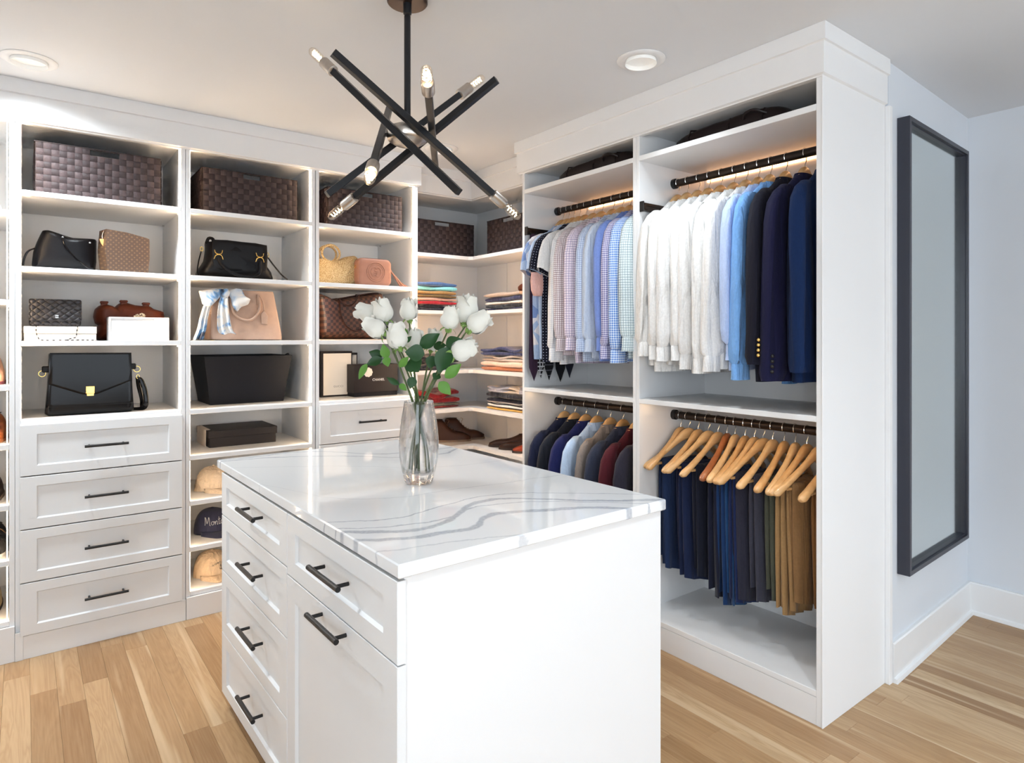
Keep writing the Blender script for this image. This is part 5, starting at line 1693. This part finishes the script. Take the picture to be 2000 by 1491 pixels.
ROSES = [  # tip, base (study coordinates), depth, scale, label
    ((60, 225), (305, 350), 2.03, 1.0, 'white rose tilting furthest left, highest petal row touching the tote'),
    ((375, 75), (440, 385), 1.99, 1.02, 'white rose standing tallest on the left of the bouquet'),
    ((135, 410), (410, 565), 1.96, 1.02, 'white rose leaning left, just below the leftmost bloom'),
    ((760, 95), (775, 365), 2.05, .95, 'white rose standing upright in the middle of the bouquet'),
    ((545, 430), (640, 750), 1.95, 1.08, 'white rose low at centre left, above the dark leaves'),
    ((855, 480), (815, 790), 2.06, 1.0, 'white rose half hidden behind the central dark leaves'),
    ((1395, 185), (1320, 490), 1.98, .98, 'white rose bud on the right, left of the big pair'),
    ((1600, 95), (1560, 400), 2.02, 1.22, 'largest white rose at the top right of the bouquet'),
    ((1840, 340), (1625, 510), 1.97, 1.08, 'white rose furthest right, under the largest bloom'),
    ((1150, 505), (1085, 780), 2.07, .95, 'white rose mostly covered by a pointed dark leaf'),
    ((1680, 745), (1395, 855), 1.95, 1.10, 'white rose lowest on the right, nodding sideways'),
]
LEAVES = [  # start, end, width, depth, kind, rose index
    ((920, 770), (1195, 578), 135, 1.94, 'd', 9), ((990, 860), (715, 835), 165, 1.93, 'd', 4), ((790, 930), (900, 1115), 190, 1.95, 'd', 5),
    ((1285, 760), (1515, 665), 150, 1.95, 'd', 7), ((1315, 765), (1175, 1130), 180, 1.94, 'd', 8), ((1270, 1195), (1495, 1000), 110, 1.93, 'l', 10),
    ((1190, 1250), (1350, 1430), 110, 1.95, 'l', 10), ((400, 925), (180, 1010), 95, 1.99, 'd', 2), ((190, 1000), (68, 1215), 75, 1.98, 'l', 2), ((405, 900), (215, 835), 100, 2.02, 'd', 0),
    ((465, 930), (410, 725), 95, 1.96, 'l', 0), ((450, 900), (480, 1040), 85, 1.95, 'l', 1), ((640, 1290), (455, 1190), 60, 1.96, 'd', 4),
    ((640, 1045), (765, 900), 75, 1.93, 'l', 4), ((735, 650), (630, 455), 90, 1.99, 'l', 3), ((835, 1180), (785, 1345), 95, 1.98, 'd', 5),
    ((1110, 890), (1050, 1060), 120, 1.96, 'd', 9), ((1110, 760), (1290, 740), 95, 1.99, 'd', 6), ((720, 700), (805, 620), 50, 1.95, 'd', 4), ((1180, 1130), (1120, 1220), 90, 1.97, 'd', 8),
    ((640, 1280), (740, 1370), 60, 1.97, 'l', 3)]
rn = random.Random(21)
ros = []
for i, (tip, base, d, sc, lab) in enumerate(ROSES):
    B = zx(base[0] + .10 * (base[0] - tip[0]), base[1] + .10 * (base[1] - tip[1]), d); T = zx(*tip, d - (.012 if i % 2 else -.005))
    ax = (T - B).normalized()
    # stem: from bloom base, through the vase neck, down to the foot
    lean = (B - V0)
    lean.z = 0
    neck = V0 + Vector((lean.x * .13, lean.y * .13, .262)) + RT * rn.uniform(-.008, .008) + FW * rn.uniform(-.02, .02)
    fo = RT * (rn.uniform(-.022, .022) - lean.dot(RT) * .22) + FW * rn.uniform(-.026, .026)
    if fo.length > .034: fo = fo.normalized() * .034
    foot = V0 + fo + Vector((0, 0, .037))
    mid = V0 + (foot - V0) * .65 + Vector((0, 0, .13)); mid.z = V0.z + .13
    up = neck + (B - neck) * .5 + Vector((0, 0, .012))
    t = thing('white_rose', lab, 'rose', foot, 0, 'white roses in the vase')
    path = curve([foot, mid, neck, up, B - ax * .010 * sc, B], 6)
    n = len(path)
    MB().tube(path, [.0034 - .0011 * k / n for k in range(n)], 7).build('stem', M['stem'], t)
    q = Vector((0, 0, 1)).rotation_difference(ax).to_matrix().to_4x4()
    bl = link('bloom', CORE, t)
    bl.matrix_basis = Matrix.Translation(B - foot) @ q @ Matrix.Rotation(rn.uniform(0, 6), 4, 'Z') @ Matrix.Scale(sc * 1.22, 4)
    for k in range(7):
        p = link('petal', PET[k], bl)
        p.matrix_basis = Matrix.Rotation(k * 2.4, 4, 'Z')
    s_ = link('sepals', SEPM, bl)
    ros.append(t)
for a, b_, wpx, d, kd, ri in LEAVES:
    A = zx(*a, d); Bq = zx(*b_, d - .01)
    ln_ = (Bq - A).length; yv = (Bq - A).normalized()
    nv = (-FW + UPV * rn.uniform(-.1, .5) + RT * rn.uniform(-.35, .35)); nv = (nv - yv * nv.dot(yv)).normalized()
    xv = yv.cross(nv)
    wd = wpx / 7.1 * d / 1250
    o = link('leaf', LEAF[kd], ros[ri])
    Mx = Matrix((xv * wd * 2.45, yv * ln_, nv * ln_ * .8)).transposed().to_4x4()
    o.matrix_basis = Matrix.Translation(A - ros[ri].location) @ Mx

# ================================================================== folded clothes in the corner unit
def folded(label, x0, x1, y0, y1, z0, h, mt, seed, face='y', cat='folded clothing', group=None):
    """folded garment lying flat; face: side of the soft front fold (towards -y or -x)"""
    rn = random.Random(seed)
    t = None
    mb = MB()
    lay = 2 if h > .034 else 1
    W_ = (x1 - x0) if face == 'y' else (y1 - y0)
    Dp = (y1 - y0) if face == 'y' else (x1 - x0)
    ph = rn.uniform(0, 6)
    for l in range(lay):
        hh = h / lay
        rings = []
        for k in range(15):
            s_ = k / 14
            u = W_ * s_
            e = 1 - max(0, (abs(s_ - .5) - .44) / .06) ** 2 * .35
            sag = .20 * h * math.sin(3 * s_ * PI + ph) * (1 if l == lay - 1 else .4)
            r = []
            for j in range(18):
                a = 2 * PI * j / 18
                yy = Dp / 2 + (Dp / 2 - .004 * l) * sgnpow(math.cos(a), .42) * (1 if math.cos(a) > 0 else 1) + .008 * math.sin(6 * s_ + ph + l) * (1 if math.cos(a) < 0 else 0)
                zz = z0 + hh * (l + .5) + (hh * .535) * sgnpow(math.sin(a), .5) * e + (sag if math.sin(a) > .2 or l else sag * .2) * (.2 + .8 * l / max(1, lay - 1) if lay > 1 else .5)
                r.append((u, yy, max(zz, z0 + .0004)))
            rings.append(r)
        mb.loft(rings)
    if face == 'y':
        mb.xf(Matrix.Translation((x0, y0, 0)))
    else:
        mb.xf(Matrix.Translation((x0, y1, 0)) @ Matrix.Rotation(-PI / 2, 4, 'Z'))
    o = mb.build('folded_garment', mt, None, smooth=60)
    return tag(o, label, cat, group)


def stack(items, x0, x1, y0, y1, z, face, seed):
    for i, (lab, c, h, *kw) in enumerate(items):
        mt = c if not isinstance(c, tuple) else cloth('fold_' + '_'.join(lab.split()[:2]), c, wrinkle=.25, sheen=.3)
        dx = .006 * math.sin(seed + i * 2.3)
        folded(lab, x0 + dx, x1 + dx, y0 + .005 * math.cos(seed + i), y1, z, h, mt, seed * 10 + i, face)
        z += h


stack([('folded black-navy jersey at the bottom of the colourful pile', lin(26, 26, 36), .040), ('folded bright red jersey in the colourful pile', lin(168, 26, 40), .024), ('folded dusty pink knit above the red jersey', lin(206, 160, 140), .020),
       ('folded olive brown knit in the colourful pile', lin(112, 88, 48), .020), ('folded camel knit under the aqua one', lin(160, 124, 76), .026), ('folded aqua jersey in the colourful pile', lin(134, 208, 212), .029), ('folded steel blue jersey on top of the colourful pile', lin(74, 104, 152), .028)],
      1.935, 2.285, 3.59, 3.86, 1.530, 'y', 1)
stack([('folded deep navy knit at the bottom of the dark pile', lin(34, 36, 70), .016), ('folded black knit in the dark pile', lin(20, 20, 28), .022), ('folded ivory knit between two dark ones', lin(232, 218, 206), .018), ('folded ink navy knit under the beige fleece', lin(44, 46, 80), .032), ('folded beige fleece on top of the dark pile', lin(186, 164, 146), .026)],
      2.415, 2.64, 3.07, 3.45, 1.530, 'x', 2)
bs_ = MB().puff([(2.99, 1.645), (3.06, 1.650), (3.11, 1.642), (3.12, 1.668), (3.08, 1.69), (3.01, 1.688)], 0, .12, noise=.003).xf(Matrix(((0, 1, 0, 2.47), (1, 0, 0, 0), (0, 0, 1, .0), (0, 0, 0, 1)))).build('rolled_belt', M['brn'], None)
tag(bs_, 'rolled brown leather piece beside the beige fleece', 'belt')
stack([('folded terracotta knit at the bottom of the pile under the navy sweater', lin(188, 116, 78), .026), ('folded peach knit above the terracotta one', lin(238, 202, 180), .034), ('folded stone grey knit under the navy sweater', lin(196, 182, 172), .036), ('folded navy sweater on top of the peach and grey knits', lin(44, 54, 96), .050)],
      2.41, 2.64, 3.06, 3.49, 1.143, 'x', 3)
zebra = cloth('black_white_stripe_knit', lin(232, 228, 224), kind='stripe', col2=lin(28, 28, 36), p=.028, w=.5, wrinkle=.25)
stack([('folded mustard cotton at the bottom of the striped pile', lin(216, 164, 70), .014), ('folded black and white striped knit, lower of two', zebra, .030), ('folded black and white striped knit, upper of two', cloth('wide_stripe_knit', lin(30, 32, 46), kind='stripe', col2=lin(224, 222, 222), p=.05, w=.3, wrinkle=.25), .032),
       ('folded black knit in the striped pile', lin(28, 30, 44), .034), ('folded grey-blue and cream knit on top of the striped pile', cloth('grey_cream_knit', lin(178, 184, 204), kind='patches', col2=lin(228, 216, 204), p=.08), .036)],
      2.42, 2.64, 3.06, 3.44, .892, 'x', 4)
stack([('folded black sweater behind the rose leaves, lower', lin(24, 24, 32), .045), ('folded black sweater behind the rose leaves, upper', lin(20, 20, 30), .05)], 1.98, 2.32, 3.62, 3.87, 1.143, 'y', 5)
stack([('folded maroon jersey at the very bottom beside the vase', lin(120, 30, 34), .014), ('folded grey-green jersey under the red sweater', lin(104, 104, 92), .018), ('folded deep red sweater on the shelf above the boots', lin(112, 10, 24), .075)], 1.97, 2.325, 3.62, 3.87, .892, 'y', 6)


# ================================================================== shoes
def shoe(name, label, loc, rotz, mt, sole, high=.06, toe=.045, L_=.275, wid=.045, lace=False, cat='shoe', open_top=True, heel=.022, group=None):
    """toe points along local +x, origin under the middle of the shoe"""
    t = thing(name, label, cat, loc, rotz, group)
    s0 = -L_ / 2
    def wdt(s_):
        return wid * (.62 + .38 * math.sin(PI * min(1, .18 + s_ * .95)) if s_ < .75 else (.62 + .38 * math.sin(PI * .8925)) * 1.05 * math.sqrt(max(.02, 1 - ((s_ - .72) / .285) ** 2)))
    rs = []
    for k in range(17):
        s_ = k / 16; x = s0 + L_ * s_; w = wdt(s_) * 1.06
        lift = heel * max(0, 1 - s_ / .62) * .0
        rs.append([(x, -w, .001), (x, w, .001), (x, w, .014), (x, -w, .014)])
    MB().loft(rs).build('sole', sole, t, w=False, smooth=50)
    def topf(s_):
        if s_ < .30: return high
        if s_ < .68: return high + (toe * 1.28 - high) * math.sin((s_ - .30) / .38 * PI / 2) ** .95
        return toe * 1.28 + (toe * .62 - toe * 1.28) * ((s_ - .68) / .32) ** 1.8
    rg = []
    for k in range(19):
        s_ = k / 18; x = s0 + .004 + (L_ - .008) * s_; w = wdt(s_)
        top = topf(s_)
        if s_ < .05: top *= .93
        shaft = min(1, max(0, (.50 - s_) / .1))
        r = []
        for j in range(15):
            a = PI * j / 14
            ww = w * (1 - .22 * shaft * math.sin(a))
            r.append((x, ww * sgnpow(math.cos(a), .6), .013 + (top - .013) * sgnpow(math.sin(a), .6)))
        rg.append(r)
    MB().loft(rg).build('upper', mt, t, w=False, smooth=60)
    if open_top:
        op = []
        for k in range(24):
            a = 2 * PI * k / 24
            op.append((s0 + L_ * .17 + L_ * .145 * math.cos(a), wid * .50 * math.sin(a), high + .0012))
        MB().loft([op, [(p[0], p[1] * .8, p[2] - .002) for p in op]]).build('opening', M['liner'], t, w=False)
    if lace:
        lb = MB()
        for k in range(5):
            s_ = .36 + .055 * k; x = s0 + L_ * s_
            top = topf(s_)
            lb.tube(curve([(x, -.020, top - .012), (x + .003, 0, top + .004), (x, .020, top - .012)]), .0018, 5)
        lb.tube(curve([(s0 + L_ * .40, 0, high), (s0 + L_ * .46, .022, high - .01), (s0 + L_ * .42, .04, high - .035)]), .0016, 5)
        lb.build('laces', M['lace'], t, w=False)
    return t


M['lace'] = mat('waxed_lace', lin(150, 112, 84), .6)
bootl = leather('brown_boot_leather', lin(58, 34, 24), .4, .3)
darkb = leather('dark_brown_shoe_leather', lin(50, 31, 24), .35, .2)
palesole = mat('pale_welt', lin(120, 104, 90), .7)
bro = mat('brown_sole', lin(44, 30, 24), .6)
shoe('lace_up_boot', 'brown lace-up ankle boot, nearer of the pair on the corner shelf', (2.350, 3.775, .640), -.55, bootl, palesole, high=.150, toe=.052, L_=.285, wid=.050, lace=True, cat='boot')
shoe('lace_up_boot', 'brown lace-up ankle boot, further of the pair, by the corner', (2.475, 3.790, .640), -.50, bootl, palesole, high=.150, toe=.052, L_=.285, wid=.050, lace=True, cat='boot')
shoe('loafer', 'dark brown leather loafer, first on the right of the corner shelf', (2.535, 3.335, .640), 2.10 + .28, darkb, bro, high=.085, toe=.040, L_=.29, wid=.044)
shoe('loafer', 'dark brown leather loafer, second on the right of the corner shelf', (2.530, 3.215, .640), 2.10 + .30, darkb, bro, high=.085, toe=.040, L_=.29, wid=.044)
shoe('slip_on_shoe', 'reddish brown shoe cut off by the hanging bay panel', (2.53, 3.08, .640), 2.55, leather('oxblood_leather', lin(128, 54, 34), .3, .1), bro, high=.075, toe=.040, L_=.28, wid=.044)
# shoes peeping in at the left edge of the picture
shoe('heeled_sandal', 'nude shoe with burgundy trim at the left edge', (-.105, 3.60, 1.155), -PI / 2 + .1, leather('nude_leather', lin(222, 172, 140), .4), mat('burgundy_sole', lin(112, 52, 58), .5), high=.13, toe=.055, L_=.25, wid=.045)
shoe('strappy_sandal', 'brown leather sandal at the left edge', (-.098, 3.60, .908), -PI / 2, leather('cognac_leather', lin(150, 84, 46), .4), mat('wood_sole', lin(170, 110, 70), .5), high=.11, toe=.05, L_=.25, wid=.045)
shoe('flat_shoe', 'black and leopard shoe at the left edge', (-.112, 3.60, .655), -PI / 2, mat('leopard_fabric', lin(60, 42, 30), .6, noise=.8, nscale=90), palesole, high=.09, toe=.045, L_=.25, wid=.045)
shoe('sneaker', 'black canvas sneaker with a white sole at the left edge', (-.098, 3.585, .423), -PI / 2, cloth('black_canvas', lin(28, 28, 30)), mat('white_rubber', (.75, .74, .70), .5), high=.10, toe=.055, L_=.26, wid=.050, lace=True)
shoe('pump', 'beige shoe on the lowest shelf at the left edge', (-.118, 3.60, .170), -PI / 2, leather('beige_leather', lin(214, 188, 140), .4), bro, high=.10, toe=.05, L_=.25, wid=.045)
pk = MB().puff([(-.20, 1.891), (-.20, 2.00), (-.14, 2.02), (-.085, 1.95), (-.066, 1.905), (-.066, 1.891)], 3.60, .14, zmin=1.8902, noise=.003).build('folded_bag', cloth('pale_pink_grey_cotton', lin(214, 206, 208)), None)
tag(pk, 'pale pink and grey soft pouch at the upper left edge', 'pouch')

# ================================================================== dark leather pieces on the wardrobe's top shelves
def topbag(label, y0, y1, x, h, lean, seed):
    t = thing('garment_bag', label, 'garment bag', (x, (y0 + y1) / 2, 2.173))
    Ln = (y1 - y0)
    poly = [(-Ln / 2, .001), (-Ln / 2 - .004, h * .55), (-Ln * .40, h * .80), (-Ln * .1, h * .92), (Ln * .25, h), (Ln * .44, h * .9), (Ln / 2, h * .55), (Ln / 2, .001), (0, .0008)]
    MX = Matrix(((0, 1, 0, 0), (-1, 0, 0, 0), (0, 0, 1, 0), (0, 0, 0, 1)))
    lt = leather('espresso_leather_%d' % seed, lin(34, 25, 25), .38, .2)
    MB().puff(poly, 0, .26, sub=3, mrings=10, edge=.22, belly=.6, noise=.002, seed=seed, zmin=.0008).xf(MX).build('body', lt, t, w=False)
    for q in (-.30, .06, .34):
        s_ = MB(); yy = Ln * q
        s_.tube([(yy, -.132, .004), (yy, -.136, h * .5), (yy, -.122, h * .86), (yy, -.06, h * 1.0)], .004, 6, flat=.5)
        s_.xf(MX).build('strap', lt, t, w=False)
    hd = MB().tube(curve([(Ln * .18, -.125, h * .6), (Ln * .22, -.150, h * .78), (Ln * .30, -.150, h * .80), (Ln * .36, -.125, h * .62)]), .006, 8).xf(MX).build('handle', lt, t, w=False)


topbag('dark brown leather case on the top shelf above the checked shirts', 2.06, 2.60, 2.40, .088, 0, 1)
topbag('dark brown leather case on the top shelf above the white shirts', 1.30, 1.84, 2.42, .090, 0, 2)
